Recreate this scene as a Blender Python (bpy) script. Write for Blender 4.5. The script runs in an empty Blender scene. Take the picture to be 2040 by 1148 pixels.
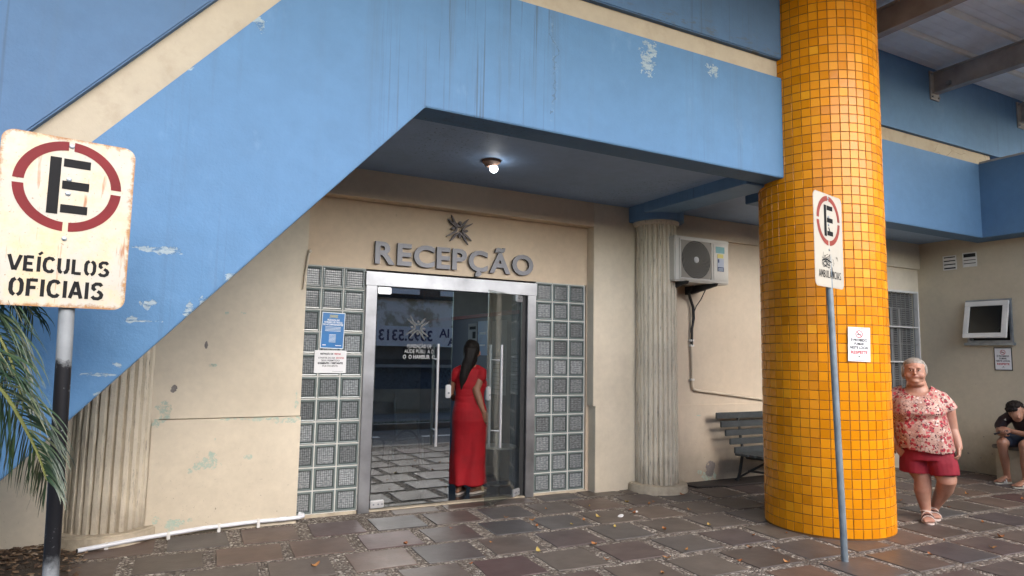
import bpy, bmesh, math, random
from mathutils import Vector, Matrix, noise as mnoise
R = math.radians
rnd = random.Random(7)
S = bpy.context.scene
COL = S.collection
# ------------------------------------------------------------------ camera
CAM = bpy.data.cameras.new('camera'); cam = bpy.data.objects.new('camera', CAM); COL.objects.link(cam)
yaw, pitch, roll = R(27.51), R(5.757), R(0.986)
f_ = Vector((math.sin(yaw)*math.cos(pitch), math.cos(yaw)*math.cos(pitch), math.sin(pitch)))
r_ = Vector((math.cos(yaw), -math.sin(yaw), 0)); u_ = r_.cross(f_)
r2 = r_*math.cos(roll)+u_*math.sin(roll); u2 = -r_*math.sin(roll)+u_*math.cos(roll)
m = Matrix((r2, u2, -f_)).transposed().to_4x4(); m.translation = (0, 0, 1.46)
cam.matrix_world = m
CAM.sensor_fit = 'HORIZONTAL'; CAM.sensor_width = 36; CAM.lens = 1310/2040*36; CAM.clip_start = .05; CAM.clip_end = 2000
S.camera = cam
# ------------------------------------------------------------------ light
W = bpy.data.worlds.new('World'); S.world = W; W.use_nodes = True
nt = W.node_tree
sky = nt.nodes.new('ShaderNodeTexSky'); sky.sky_type = 'NISHITA'; sky.sun_disc = False
SUN_EL, SUN_ROT = R(36), R(170)
sky.sun_elevation = SUN_EL; sky.sun_rotation = SUN_ROT; sky.air_density = 1.0; sky.dust_density = 2.0; sky.ozone_density = 1.0
bg = nt.nodes['Background']; bg.inputs[1].default_value = .15
nt.links.new(sky.outputs[0], bg.inputs[0])
sl = bpy.data.lights.new('sun', 'SUN'); sl.energy = 1.15; sl.angle = R(75); sl.color = (1, .985, .96)
so = bpy.data.objects.new('sun', sl); COL.objects.link(so)
sd = Vector((math.sin(SUN_ROT)*math.cos(SUN_EL), math.cos(SUN_ROT)*math.cos(SUN_EL), math.sin(SUN_EL)))  # towards the sun
so.rotation_euler = sd.to_track_quat('Z', 'Y').to_euler()
S.view_settings.view_transform = 'Standard'; S.view_settings.look = 'None'; S.view_settings.gamma = 1
S.view_settings.exposure = 1.95
S.cycles.max_bounces = 8; S.cycles.diffuse_bounces = 4; S.cycles.glossy_bounces = 4; S.cycles.transparent_max_bounces = 12
S.cycles.caustics_reflective = False; S.cycles.caustics_refractive = False
S.cycles.use_denoising = True; S.cycles.sample_clamp_indirect = 6

# ------------------------------------------------------------------ material helpers
class NT:
    def __init__(s, name):
        s.m = bpy.data.materials.new(name); s.m.use_nodes = True; s.t = s.m.node_tree
        s.b = s.t.nodes['Principled BSDF']; s.out = s.t.nodes['Material Output']; s._o = None
    def n(s, typ, ins=None, **kw):
        x = s.t.nodes.new('ShaderNode'+typ)
        for k, v in kw.items(): setattr(x, k, v)
        if ins:
            for k, v in ins.items(): s.set(x, k, v)
        return x
    def set(s, x, k, v):
        i = x.inputs[k]
        if isinstance(v, bpy.types.NodeSocket): s.t.links.new(v, i)
        elif isinstance(v, bpy.types.Node): s.t.links.new(v.outputs[0], i)
        else: i.default_value = (tuple(v)+(1,)) if (hasattr(v, '__len__') and len(v) == 3 and i.type == 'RGBA') else v
    def obj(s):
        if not s._o: s._o = s.n('TexCoord').outputs['Object']
        return s._o
    def math(s, op, a, b=0.0, c=0.0, clamp=False):
        x = s.n('Math', operation=op, use_clamp=clamp); s.set(x, 0, a); s.set(x, 1, b); s.set(x, 2, c); return x.outputs[0]
    def vm(s, op, a, b=(0, 0, 0)):
        x = s.n('VectorMath', operation=op); s.set(x, 0, a); s.set(x, 1, b)
        return x.outputs['Value'] if op in ('LENGTH', 'DOT_PRODUCT') else x.outputs[0]
    def noise(s, scale, detail=4, rough=.55, vec=None, out=0, dist=0):
        x = s.n('TexNoise', {'Vector': vec or s.obj(), 'Scale': scale, 'Detail': detail, 'Roughness': rough, 'Distortion': dist})
        return x.outputs[out]
    def scaled(s, sc, vec=None):
        return s.vm('MULTIPLY', vec or s.obj(), sc)
    def ramp(s, fac, stops):
        x = s.n('ValToRGB', {0: fac}); e = x.color_ramp.elements
        while len(e) < len(stops): e.new(.5)
        for k, (p, c) in enumerate(stops):
            e[k].position = p; e[k].color = (tuple(c)+(1,)) if hasattr(c, '__len__') else (c, c, c, 1)
        return x.outputs[0]
    def mix(s, fac, a, b, bt='MIX'):
        x = s.n('Mix', data_type='RGBA', blend_type=bt)
        s.set(x, 0, fac); s.set(x, 6, a); s.set(x, 7, b); return x.outputs[2]
    def maprange(s, v, a, b, c=0., d=1.):
        x = s.n('MapRange', {0: v, 1: a, 2: b, 3: c, 4: d}); return x.outputs[0]
    def bump(s, h, strength=.3, dist=.01, nrm=None):
        ins = {'Height': h, 'Strength': strength, 'Distance': dist}
        x = s.n('Bump', ins)
        if nrm: s.set(x, 'Normal', nrm)
        return x.outputs[0]
    def done(s, base=None, rough=None, nrm=None, **kw):
        if base is not None: s.set(s.b, 'Base Color', base)
        if rough is not None: s.set(s.b, 'Roughness', rough)
        if nrm is not None: s.set(s.b, 'Normal', nrm)
        for k, v in kw.items(): s.set(s.b, k.replace('_', ' '), v)
        return s.m
    def patches(s, pts, nz=.9, nscale=14, axis='xz'):
        """mask of irregular chips at (u, z, ru, rz) in object space"""
        o = s.obj(); n1 = s.noise(nscale, 5, .65); tot = None
        n1 = s.math('MULTIPLY', s.math('SUBTRACT', n1, .5), nz*4)
        for (u, z, a, b) in pts:
            c = (u, 0, z) if axis == 'xz' else (0, u, z)
            sc = (1/a, 0, 1/b) if axis == 'xz' else (0, 1/a, 1/b)
            d = s.vm('LENGTH', s.vm('MULTIPLY', s.vm('SUBTRACT', o, c), sc))
            tot = d if tot is None else s.math('MINIMUM', tot, d)
        return s.math('LESS_THAN', s.math('ADD', tot, n1), 1.0)

def simple(name, col, rough=.6, metal=0, var=.12, vs=6, bump=0, bs=60, **kw):
    N = NT(name)
    v = N.noise(vs, 4)
    c = N.mix(1., col, N.maprange(v, .25, .75, 1-var, 1+var), 'MULTIPLY')
    nr = N.bump(N.noise(bs, 4), bump, .01) if bump else None
    return N.done(c, rough, nr, Metallic=metal, **kw)

# ---- plaster paints
BLUE = (.070, .178, .335)
def blue_mat(name, base, pts, streak=.5):
    N = NT(name)
    big = N.noise(.9, 5, .6); fine = N.noise(9, 5, .6)
    c = N.mix(1., base, N.maprange(big, .3, .7, .88, 1.1), 'MULTIPLY')
    c = N.mix(1., c, N.maprange(fine, .3, .7, .95, 1.05), 'MULTIPLY')
    st = N.noise(1.0, 6, .7, N.scaled((9, 9, .35)))                    # rain streaks running down
    zone = N.noise(.8, 2, .5, N.scaled((1, 1, .1)))
    st2 = N.math('MULTIPLY', N.maprange(st, .53, .72), N.maprange(zone, .4, .62))
    c = N.mix(N.math('MULTIPLY', st2, streak*1.4), c, (.06, .115, .19))
    ls = N.noise(1.0, 3, .5, N.scaled((40, 40, .6)))
    c = N.mix(N.math('MULTIPLY', N.math('MULTIPLY', N.maprange(ls, .60, .68), N.maprange(zone, .5, .62)), .6), c, (.035, .05, .07))
    ch = N.noise(1, 6, .7, N.scaled((2.2, 2.2, 1.1)))
    c = N.mix(N.math('MULTIPLY', N.maprange(ch, .6, .8), .3), c, (.24, .38, .55))   # chalky bloom
    if pts:   # a flaking crack wandering down the fascia
        sp_ = N.n('SeparateXYZ', {0: N.obj()}); xc = N.math('ADD', 2.40, N.math('ADD', N.math('MULTIPLY', N.math('SUBTRACT', N.noise(1.6, 3, .6, N.scaled((0, 0, 1))), .5), .8), N.math('MULTIPLY', N.math('SUBTRACT', N.noise(18, 4, .7), .5), .12)))
        dx_ = N.math('ABSOLUTE', N.math('SUBTRACT', sp_.outputs[0], xc))
        ck = N.math('MULTIPLY', N.math('MULTIPLY', N.math('LESS_THAN', dx_, .03), N.math('GREATER_THAN', N.noise(38, 5, .7), .60)), N.math('GREATER_THAN', sp_.outputs[2], 3.15))
        c = N.mix(N.math('MULTIPLY', ck, .35), c, (.15, .24, .34))
        ck2 = N.math('MULTIPLY', N.math('MULTIPLY', N.math('LESS_THAN', dx_, .004), N.math('GREATER_THAN', N.noise(6, 3), .47)), N.math('GREATER_THAN', sp_.outputs[2], 3.2))
        c = N.mix(N.math('MULTIPLY', ck2, .6), c, (.04, .07, .11))
    nb = N.noise(70, 4, .6)
    h = N.math('ADD', N.math('MULTIPLY', nb, .25), N.math('MULTIPLY', N.noise(5, 3), 1))
    nr = N.bump(h, .45, .016)
    if name == 'blue_paint_canopy_shade':   # black mould flaking along the bottom arris of the upper beam
        sp_ = N.n('SeparateXYZ', {0: N.obj()}); fl = N.noise(1, 6, .8, N.scaled((7, 7, 30)))
        mz = N.math('MULTIPLY', N.maprange(sp_.outputs[2], 4.36, 4.22), N.math('MULTIPLY', N.maprange(fl, .54, .60), N.maprange(sp_.outputs[0], 2.6, 3.6)))
        c = N.mix(N.math('MULTIPLY', mz, .75), c, (.07, .08, .085))
    if pts:
        mk = N.math('MULTIPLY', N.patches(pts, 1.2, 24), N.maprange(N.noise(1, 5, .75, N.scaled((22, 22, 70))), .40, .50))
        c = N.mix(N.math('MULTIPLY', mk, .8), c, N.mix(N.noise(30, 3), (.26, .34, .38), (.42, .47, .47)))
        nr = N.bump(N.math('SUBTRACT', 1, mk), .6, .004, nr)
    return N.done(c, .62, nr)
BLUE_PTS = [(3.26,3.824,.06,.11),(3.30,3.90,.05,.06),(3.96,3.884,.05,.055),(.366,3.387,.028,.04),(-.102,1.986,.11,.014),(-.02,1.985,.05,.02),(-.109,1.695,.033,.024),(.094,1.66,.02,.05),
 (.294,1.875,.03,.02),(.017,3.029,.03,.014),(-.173,1.612,.02,.014),(-.282,1.319,.067,.009),(-.214,1.368,.02,.016),(-.12,1.601,.07,.006),(-.195,1.15,.05,.016),(-.30,1.22,.03,.01),(.17,1.72,.03,.02)]
M_blue = blue_mat('blue_paint_chipped', BLUE, BLUE_PTS, .55)
M_blue_shade = blue_mat('blue_paint_canopy_shade', (.056, .128, .245), None, .5)  # canopy shade on the upper front put into a darker blue
M_blue4 = blue_mat('blue_paint_rear', (.095, .20, .36), None, .4)
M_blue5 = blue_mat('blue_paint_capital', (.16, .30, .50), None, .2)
M_blue3 = blue_mat('blue_paint_ceiling', (.27, .395, .60), None, .2)

def cream_mat(name, base, green=None, grey=None, low=.0, axis='xz', crack=False):
    N = NT(name)
    c = N.mix(1., base, N.maprange(N.noise(1.1, 5, .6), .3, .7, .90, 1.08), 'MULTIPLY')
    c = N.mix(1., c, N.maprange(N.noise(16, 5, .65), .3, .7, .95, 1.04), 'MULTIPLY')
    sx = N.n('SeparateXYZ', {0: N.obj()}).outputs[2]
    sc1 = N.math('MULTIPLY', N.maprange(N.noise(1, 5, .75, N.scaled((26, 26, 9))), .66, .72), N.maprange(N.noise(1.7, 3), .45, .6))
    c = N.mix(N.math('MULTIPLY', sc1, .35), c, (.20, .17, .13))
    if low:  # splash dirt just above the paving
        d = N.math('ADD', sx, N.math('MULTIPLY', N.noise(2.5, 5, .7), -.9))
        c = N.mix(N.math('MULTIPLY', N.maprange(d, .25, -.45), low), c, (.17, .14, .10))
        sp = N.noise(38, 4, .75)
        c = N.mix(N.math('MULTIPLY', N.math('MULTIPLY', N.maprange(sp, .66, .70), N.maprange(sx, .9, .1)), .75), c, (.09, .075, .055))
    nr = N.bump(N.math('ADD', N.math('MULTIPLY', N.noise(120, 3, .6), .2), N.noise(4, 3)), .3, .01)
    if green:
        mk = N.math('MULTIPLY', N.patches(green, 1.3, 13, axis), N.maprange(N.noise(34, 6, .8), .42, .52)); c = N.mix(N.math('MULTIPLY', mk, .75), c, N.mix(N.noise(20, 3), (.26, .45, .40), (.46, .56, .47)))
        nr = N.bump(N.math('SUBTRACT', 1, mk), .5, .003, nr)
    if grey:
        mk = N.patches(grey, .5, 20, axis); c = N.mix(mk, c, N.mix(N.noise(50, 3), (.10, .09, .09), (.3, .27, .25)))
        nr = N.bump(N.math('SUBTRACT', 1, mk), .8, .006, nr)
    if crack:
        wv = N.n('TexVoronoi', {'Vector': N.vm('ADD', N.scaled((1.2, 1, 4)), N.vm('MULTIPLY', N.noise(3, 4, out=1), (.8, .8, .8))), 'Scale': 1.6}, feature='DISTANCE_TO_EDGE').outputs[0]
        xr = N.maprange(N.n('SeparateXYZ', {0: N.obj()}).outputs[0], 6.2, 7.2)
        c = N.mix(N.math('MULTIPLY', N.math('MULTIPLY', N.maprange(wv, .010, .003), N.maprange(N.noise(1.2, 2), .48, .54)), xr), c, (.09, .07, .05))
        c = N.mix(N.math('MULTIPLY', N.maprange(N.noise(3.5, 6, .7), .52, .75), .45), c, (.26, .19, .12))
    return N.done(c, .75, nr)
CREAM = (.68, .60, .47)
GREEN = [(.316,.541,.10,.05),(.375,.63,.03,.07),(.004,.982,.05,.05),(-.018,.875,.035,.035),(.142,.079,.05,.03),(.005,.119,.024,.03),(.25,.096,.018,.012),(.979,.87,.08,.025),
 (1.025,1.047,.014,.06),(.425,1.761,.016,.010),(.572,1.768,.024,.008),(.353,1.326,.023,.010),(.66,.57,.03,.02),(.72,.88,.15,.012),(.48,.885,.06,.010)]
M_pier = cream_mat('cream_plaster_peeling', CREAM, GREEN, [(.287,1.492,.012,.028),(.073,1.142,.022,.03)], .25)
M_cream = cream_mat('cream_plaster', CREAM, None, None, .25)
M_peach = cream_mat('peach_plaster', (.66, .525, .38))
M_acwall = cream_mat('stained_plaster', (.60, .505, .39), [(5.72,.07,.10,.06),(5.86,.06,.03,.03),(5.628,.779,.03,.004),(6.02,.767,.05,.003)], [(5.80,.17,.07,.07),(5.77,.10,.06,.04)], .55)
M_rwall = cream_mat('khaki_plaster', (.54, .47, .35), None, [(5.15,.24,.012,.010),(4.95,.48,.008,.006),(4.75,.32,.008,.012),(5.0,.2,.008,.008),(4.86,.27,.006,.010),(4.7,.2,.01,.008)], .7, 'yz')
M_band = cream_mat('cream_band_plaster', (.42, .355, .265), None, None, 0, 'xz', True)

# fluted shaft: rough worn render
N = NT('worn_fluted_render')
c = N.mix(1., (.74, .66, .52), N.maprange(N.noise(2, 5, .6), .3, .7, .85, 1.1), 'MULTIPLY')
vs = N.noise(1, 6, .75, N.scaled((60, 60, 5)))
c = N.mix(N.math('MULTIPLY', N.maprange(vs, .56, .66), .7), c, (.13, .10, .07))
sz = N.n('SeparateXYZ', {0: N.obj()}).outputs[2]
c = N.mix(N.math('MULTIPLY', N.maprange(N.math('ADD', sz, N.math('MULTIPLY', N.noise(6, 5), -.6)), .1, -.35), .7), c, (.13, .10, .07))
M_flute = N.done(c, .85, N.bump(N.math('ADD', N.noise(40, 5, .7), N.math('MULTIPLY', vs, .8)), .7, .012))
M_plinth = simple('plinth_concrete', (.42, .36, .27), .85, 0, .3, 8, .5, 40)

# tiles
N = NT('glazed_yellow_tiles')
geo = N.n('NewGeometry'); rv = geo.outputs['Random Per Island']
c = N.ramp(rv, [(0, (.62, .215, .003)), (.5, (.72, .258, .003)), (.93, (.76, .28, .004)), (1, (.78, .33, .01))])
c = N.mix(1., c, N.maprange(N.noise(1.3, 3), .3, .7, .88, 1.1), 'MULTIPLY')
dirt = N.noise(9, 6, .75)
c = N.mix(N.math('MULTIPLY', N.maprange(dirt, .66, .76), .55), c, (.16, .07, .02))
M_tile = N.done(c, N.maprange(rv, 0, 1, .22, .36), N.bump(N.noise(14, 2), .12, .01), Specular_IOR_Level=.28)
M_grout = simple('tile_grout', (.17, .075, .022), .9, 0, .3, 10)

# metals
N = NT('brushed_steel')
g = N.noise(1, 5, .6, N.scaled((300, 300, 6)))
c = N.mix(1., (.62, .63, .65), N.maprange(N.noise(3, 5, .6), .3, .7, .75, 1.1), 'MULTIPLY')
M_steel = N.done(c, N.maprange(g, .3, .7, .26, .42), N.bump(g, .05, .002), Metallic=1.)
M_frame = simple('worn_aluminium_sheet', (.30, .305, .32), .40, 1, .35, 3, .06, 20)
M_chrome = simple('polished_steel', (.62, .62, .63), .34, .65, .05)
M_galv = simple('galvanised_pipe', (.30, .33, .36), .45, .7, .3, 9, .1)
M_letter = simple('brushed_letter_face', (.17, .17, .185), .45, .35, .12, 8, .05)
M_letter_side = simple('letter_edge', (.03, .028, .028), .5)
M_greysteel = simple('grey_painted_steel', (.34, .335, .335), .65, 0, .25, 5, .1)
M_black = simple('black_rubber', (.015, .015, .016), .6)
M_white = simple('white_enamel', (.68, .67, .64), .35, 0, .08)
M_pvc = simple('white_pvc', (.70, .72, .76), .3, 0, .06)
M_beigepipe = simple('beige_pvc', (.58, .50, .39), .45, 0, .12)
M_paper = simple('white_paper', (.74, .74, .75), .6, 0, .04)
M_ink = simple('black_ink', (.02, .02, .022), .7, Specular_IOR_Level=.2)
M_redink = simple('red_ink', (.45, .03, .04), .6)
M_bluepaper = simple('blue_print', (.02, .16, .42), .35, 0, .2)
M_lightink = simple('white_ink', (.75, .82, .86), .5)
M_yellowink = simple('yellow_ink', (.65, .58, .16), .5)
M_sealant = simple('white_mortar', (.50, .50, .47), .8, 0, .15, 12)
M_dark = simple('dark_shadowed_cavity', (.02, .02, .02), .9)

# door glass: thin clear sheet, mirror-like where the room behind is dark
def glass_mat(name, tint, refl):
    N = NT(name); N.t.nodes.remove(N.b)
    bf = N.n('NewGeometry').outputs['Backfacing']
    fr = N.n('Fresnel', {'IOR': N.maprange(bf, 0, 1, 1.5, 1/1.5)}).outputs[0]     # same reflectance from either side of the sheet
    fac = N.math('ADD', N.math('MULTIPLY', fr, 1.4), refl, clamp=True)
    tr = N.n('BsdfTransparent', {0: tint}); gl = N.n('BsdfGlossy', {0: (.95, .97, 1), 'Roughness': .0})
    mx = N.n('MixShader', {0: fac}); N.t.links.new(tr.outputs[0], mx.inputs[1]); N.t.links.new(gl.outputs[0], mx.inputs[2])
    N.t.links.new(mx.outputs[0], N.out.inputs[0]); return N.m
M_glass = glass_mat('tinted_door_glass', (.55, .61, .60), .21)
M_glass2 = glass_mat('open_leaf_glass', (.80, .83, .82), .04)
M_winglass = glass_mat('window_glass', (.5, .52, .52), .02)

# glass block: pressed ribs seen through a clear face
N = NT('pressed_glass_block')
uv = N.n('UVMap').outputs[0]
sx = N.n('SeparateXYZ', {0: uv})
def tri(sock, k): return N.math('ABSOLUTE', N.math('SUBTRACT', N.math('FRACT', N.math('MULTIPLY', sock, k)), .5))
gx = tri(sx.outputs[0], 11); gy = tri(sx.outputs[1], 9)
inner = N.math('MULTIPLY', N.math('LESS_THAN', N.math('ABSOLUTE', N.math('SUBTRACT', sx.outputs[0], .5)), .37), N.math('LESS_THAN', N.math('ABSOLUTE', N.math('SUBTRACT', sx.outputs[1], .5)), .37))
rim = N.math('MULTIPLY', N.math('LESS_THAN', N.math('ABSOLUTE', N.math('SUBTRACT', sx.outputs[0], .5)), .42), N.math('LESS_THAN', N.math('ABSOLUTE', N.math('SUBTRACT', sx.outputs[1], .5)), .42))
oi = N.n('ObjectInfo').outputs['Random']
cell = N.n('TexNoise', {'Vector': N.vm('ADD', N.vm('MULTIPLY', uv, (3, 9, 0)), N.n('CombineXYZ', {0: N.math('MULTIPLY', oi, 40), 1: N.math('MULTIPLY', oi, 17)}).outputs[0]), 'Scale': 2.2, 'Detail': 4}).outputs[0]
base = N.ramp(cell, [(.3, (.13, .145, .15)), (.5, (.24, .26, .27)), (.7, (.36, .385, .39))])
lines = N.math('MULTIPLY', N.maprange(gx, .08, .3, .55, 1), N.maprange(gy, .06, .26, .72, 1))
base = N.mix(1., N.mix(1., base, N.maprange(oi, 0, 1, .62, 1.3), 'MULTIPLY'), lines, 'MULTIPLY')
edge = N.mix(rim, (.15, .185, .18), (.05, .062, .062))
base = N.mix(inner, edge, base)
M_block = N.done(base, .12, N.bump(N.math('ADD', gx, gy), .25, .004), Coat_Weight=.5, Coat_Roughness=.04)

# paving
N = NT('slate_paving_slabs')
rv = N.n('NewGeometry').outputs['Random Per Island']
c = N.ramp(rv, [(0, (0.063, 0.050, 0.045)), (.14, (0.091, 0.071, 0.058)), (.28, (0.076, 0.070, 0.068)), (.42, (0.115, 0.077, 0.060)), (.56, (0.070, 0.053, 0.052)), (.68, (0.101, 0.085, 0.071)), (.8, (0.082, 0.049, 0.047)), (.9, (0.060, 0.057, 0.058)), (1, (0.128, 0.094, 0.073))])
c = N.mix(1., c, N.maprange(N.noise(5, 6, .65), .3, .7, .78, 1.22), 'MULTIPLY')
c = N.mix(N.maprange(N.noise(2, 4, .7), .55, .75, 0, .35), c, (.15, .125, .10))
dm = N.noise(45, 4, .7)
c = N.mix(N.math('MULTIPLY', N.maprange(dm, .70, .76), .6), c, (.03, .025, .02))
wet = N.noise(1.1, 4, .6)
M_slab = N.done(c, N.maprange(wet, .35, .65, .38, .56), N.bump(N.math('ADD', N.noise(12, 5, .6), N.math('MULTIPLY', N.noise(90, 3), .3)), .35, .008))
N = NT('gravel_mortar_joint')
v = N.n('TexVoronoi', {'Vector': N.obj(), 'Scale': 42, 'Randomness': 1}); ve = N.n('TexVoronoi', {'Vector': N.obj(), 'Scale': 42}, feature='DISTANCE_TO_EDGE').outputs[0]
c = N.ramp(N.n('SeparateColor', {0: v.outputs['Color']}).outputs[0], [(0, (.12, .095, .08)), (.4, (.27, .225, .185)), (.75, (.42, .37, .315)), (1, (.62, .57, .50))])
c = N.mix(N.maprange(ve, .0, .13), (.07, .056, .044), c)
c = N.mix(N.maprange(N.noise(2.2, 4), .45, .7, 0, .6), c, (.09, .07, .055))
M_gravel = N.done(c, .85, N.bump(N.maprange(ve, 0, .25), 1., .012))
M_asphalt = simple('street_asphalt', (.055, .055, .057), .8, 0, .25, 3, .5, 90)
N = NT('damp_soil'); M_soil = N.done(N.mix(N.noise(14, 5, .7), (.03, .022, .016), (.10, .075, .055)), .8, N.bump(N.noise(25, 5, .7), .8, .03))
M_lobbyfloor = simple('polished_dark_granite', (.03, .032, .035), .12, 0, .4, 30)
M_lobbywall = simple('lobby_wall_paint', (.32, .30, .27), .7)
M_lobbyblue = simple('lobby_wall_dark_blue', (.026, .042, .085), .5)
M_redrail = simple('dark_red_rail', (.30, .04, .03), .5)

# ------------------------------------------------------------------ mesh helpers
def tag(o, label=None, cat=None, group=None, kind=None):
    for k, v in (('label', label), ('category', cat), ('group', group), ('kind', kind)):
        if v: o[k] = v
    return o
def thing(name, label, cat, loc=(0, 0, 0), rz=0, group=None):
    o = bpy.data.objects.new(name, None); COL.objects.link(o); o.location = loc; o.rotation_euler = (0, 0, rz); o.empty_display_size = .1
    return tag(o, label, cat, group)
class MB:
    def __init__(s): s.bm = bmesh.new(); s.mi = 0
    def face(s, pts):
        vs = [s.bm.verts.new(p) for p in pts]; f = s.bm.faces.new(vs); f.material_index = s.mi; return f
    def box(s, x0, x1, y0, y1, z0, z1, M=None):
        c = [(x0, y0, z0), (x1, y0, z0), (x1, y1, z0), (x0, y1, z0), (x0, y0, z1), (x1, y0, z1), (x1, y1, z1), (x0, y1, z1)]
        if M: c = [M @ Vector(p) for p in c]
        v = [s.bm.verts.new(p) for p in c]
        for q in ((3, 2, 1, 0), (4, 5, 6, 7), (0, 1, 5, 4), (1, 2, 6, 5), (2, 3, 7, 6), (3, 0, 4, 7)):
            f = s.bm.faces.new([v[i] for i in q]); f.material_index = s.mi
        return s
    def prism(s, poly, d0, d1, axis='y'):
        """poly of (a, b) extruded: axis y -> points (a, d, b); z -> (a, b, d); x -> (d, a, b)"""
        P = {'y': lambda a, b, d: (a, d, b), 'z': lambda a, b, d: (a, b, d), 'x': lambda a, b, d: (d, a, b)}[axis]
        A = [s.bm.verts.new(P(a, b, d0)) for a, b in poly]; B = [s.bm.verts.new(P(a, b, d1)) for a, b in poly]
        n = len(poly); fs = [s.bm.faces.new(A), s.bm.faces.new(B[::-1])]
        for i in range(n): fs.append(s.bm.faces.new([A[(i+1) % n], A[i], B[i], B[(i+1) % n]]))
        for f in fs: f.material_index = s.mi
        return s
    def rings(s, rs, cap=True, closed=False):
        V = [[s.bm.verts.new(p) for p in r] for r in rs]; n = len(rs[0])
        pairs = list(zip(V, V[1:]))+([(V[-1], V[0])] if closed else [])
        for a, b in pairs:
            for i in range(n):
                f = s.bm.faces.new([a[i], a[(i+1) % n], b[(i+1) % n], b[i]]); f.material_index = s.mi
        if cap and not closed:
            s.bm.faces.new(V[0][::-1]).material_index = s.mi; s.bm.faces.new(V[-1]).material_index = s.mi
        return s
    def tube(s, pts, rad, n=10, ref=None):
        pts = [Vector(p) for p in pts]; rs = []
        if not hasattr(rad, '__len__'): rad = [rad]*len(pts)
        prev = None
        for i, p in enumerate(pts):
            t = (pts[min(i+1, len(pts)-1)]-pts[max(i-1, 0)]).normalized()
            a = Vector(ref) if ref else (prev if prev else (Vector((0, 0, 1)) if abs(t.z) < .9 else Vector((1, 0, 0))))
            a = (a-t*a.dot(t)).normalized(); prev = a; b = t.cross(a)
            ra, rb = rad[i] if hasattr(rad[i], '__len__') else (rad[i], rad[i])
            rs.append([p+a*(math.cos(2*math.pi*k/n)*ra)+b*(math.sin(2*math.pi*k/n)*rb) for k in range(n)])
        return s.rings(rs)
    def cyl(s, c, r, z0, z1, n=32, r1=None):
        r1 = r if r1 is None else r1
        return s.rings([[(c[0]+math.cos(2*math.pi*k/n)*q, c[1]+math.sin(2*math.pi*k/n)*q, z) for k in range(n)] for q, z in ((r, z0), (r1, z1))])
    def lathe(s, prof, c=(0, 0, 0), n=24):
        return s.rings([[(c[0]+math.cos(2*math.pi*k/n)*r, c[1]+math.sin(2*math.pi*k/n)*r, c[2]+z) for k in range(n)] for r, z in prof])
    def ball(s, c, r, n=12, m=8):
        if not hasattr(r, '__len__'): r = (r, r, r)
        rs = []
        for j in range(m+1):
            a = math.pi*(.02+.96*j/m)-math.pi/2
            rs.append([(c[0]+r[0]*math.cos(a)*math.cos(2*math.pi*k/n), c[1]+r[1]*math.cos(a)*math.sin(2*math.pi*k/n), c[2]+r[2]*math.sin(a)) for k in range(n)])
        return s.rings(rs)
    def build(s, name, mats, parent=None, smooth=False, bevel=0, seg=2):
        bmesh.ops.recalc_face_normals(s.bm, faces=s.bm.faces)
        if bevel:
            es = [e for e in s.bm.edges if len(e.link_faces) == 2 and e.calc_face_angle(0) > .6]
            bmesh.ops.bevel(s.bm, geom=es, offset=bevel, segments=seg, affect='EDGES', clamp_overlap=True)
        me = bpy.data.meshes.new(name); s.bm.to_mesh(me); s.bm.free()
        if not isinstance(mats, (list, tuple)): mats = [mats]
        for q in mats: me.materials.append(q)
        if smooth:
            me.shade_smooth()
            if smooth != 'all':
                a = me.attributes.new('sharp_edge', 'BOOLEAN', 'EDGE') if 'sharp_edge' not in me.attributes else me.attributes['sharp_edge']
                bm = bmesh.new(); bm.from_mesh(me); ang = R(40)
                vals = [not (len(e.link_faces) == 2 and e.calc_face_angle(0) < ang) for e in bm.edges]; bm.free()
                a.data.foreach_set('value', vals)
        o = bpy.data.objects.new(name, me); COL.objects.link(o)
        if parent: o.parent = parent
        return o
def islands(mb, name, mats, parent=None, **k):
    """one object for every separate piece in the builder"""
    bm = mb.bm; seen = set(); out = []; bm.verts.ensure_lookup_table(); bm.verts.index_update()
    for v0 in bm.verts:
        if v0.index in seen: continue
        st = [v0]; grp = []; seen.add(v0.index)
        while st:
            v = st.pop(); grp.append(v)
            for e in v.link_edges:
                o = e.other_vert(v)
                if o.index not in seen: seen.add(o.index); st.append(o)
        n = MB(); mp = {v.index: n.bm.verts.new(v.co) for v in grp}
        for f in {f for v in grp for f in v.link_faces}: n.bm.faces.new([mp[v.index] for v in f.verts]).material_index = f.material_index
        out.append(n.build(name, mats, parent, **k))
    bm.free(); return out
def copy_tree(o, parent=None):
    c = o.copy(); COL.objects.link(c)
    if parent: c.parent = parent
    for ch in [k for k in KIDS(o)]: copy_tree(ch, c)
    return c
def KIDS(o): return [k for k in bpy.data.objects if k.parent == o]

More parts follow.
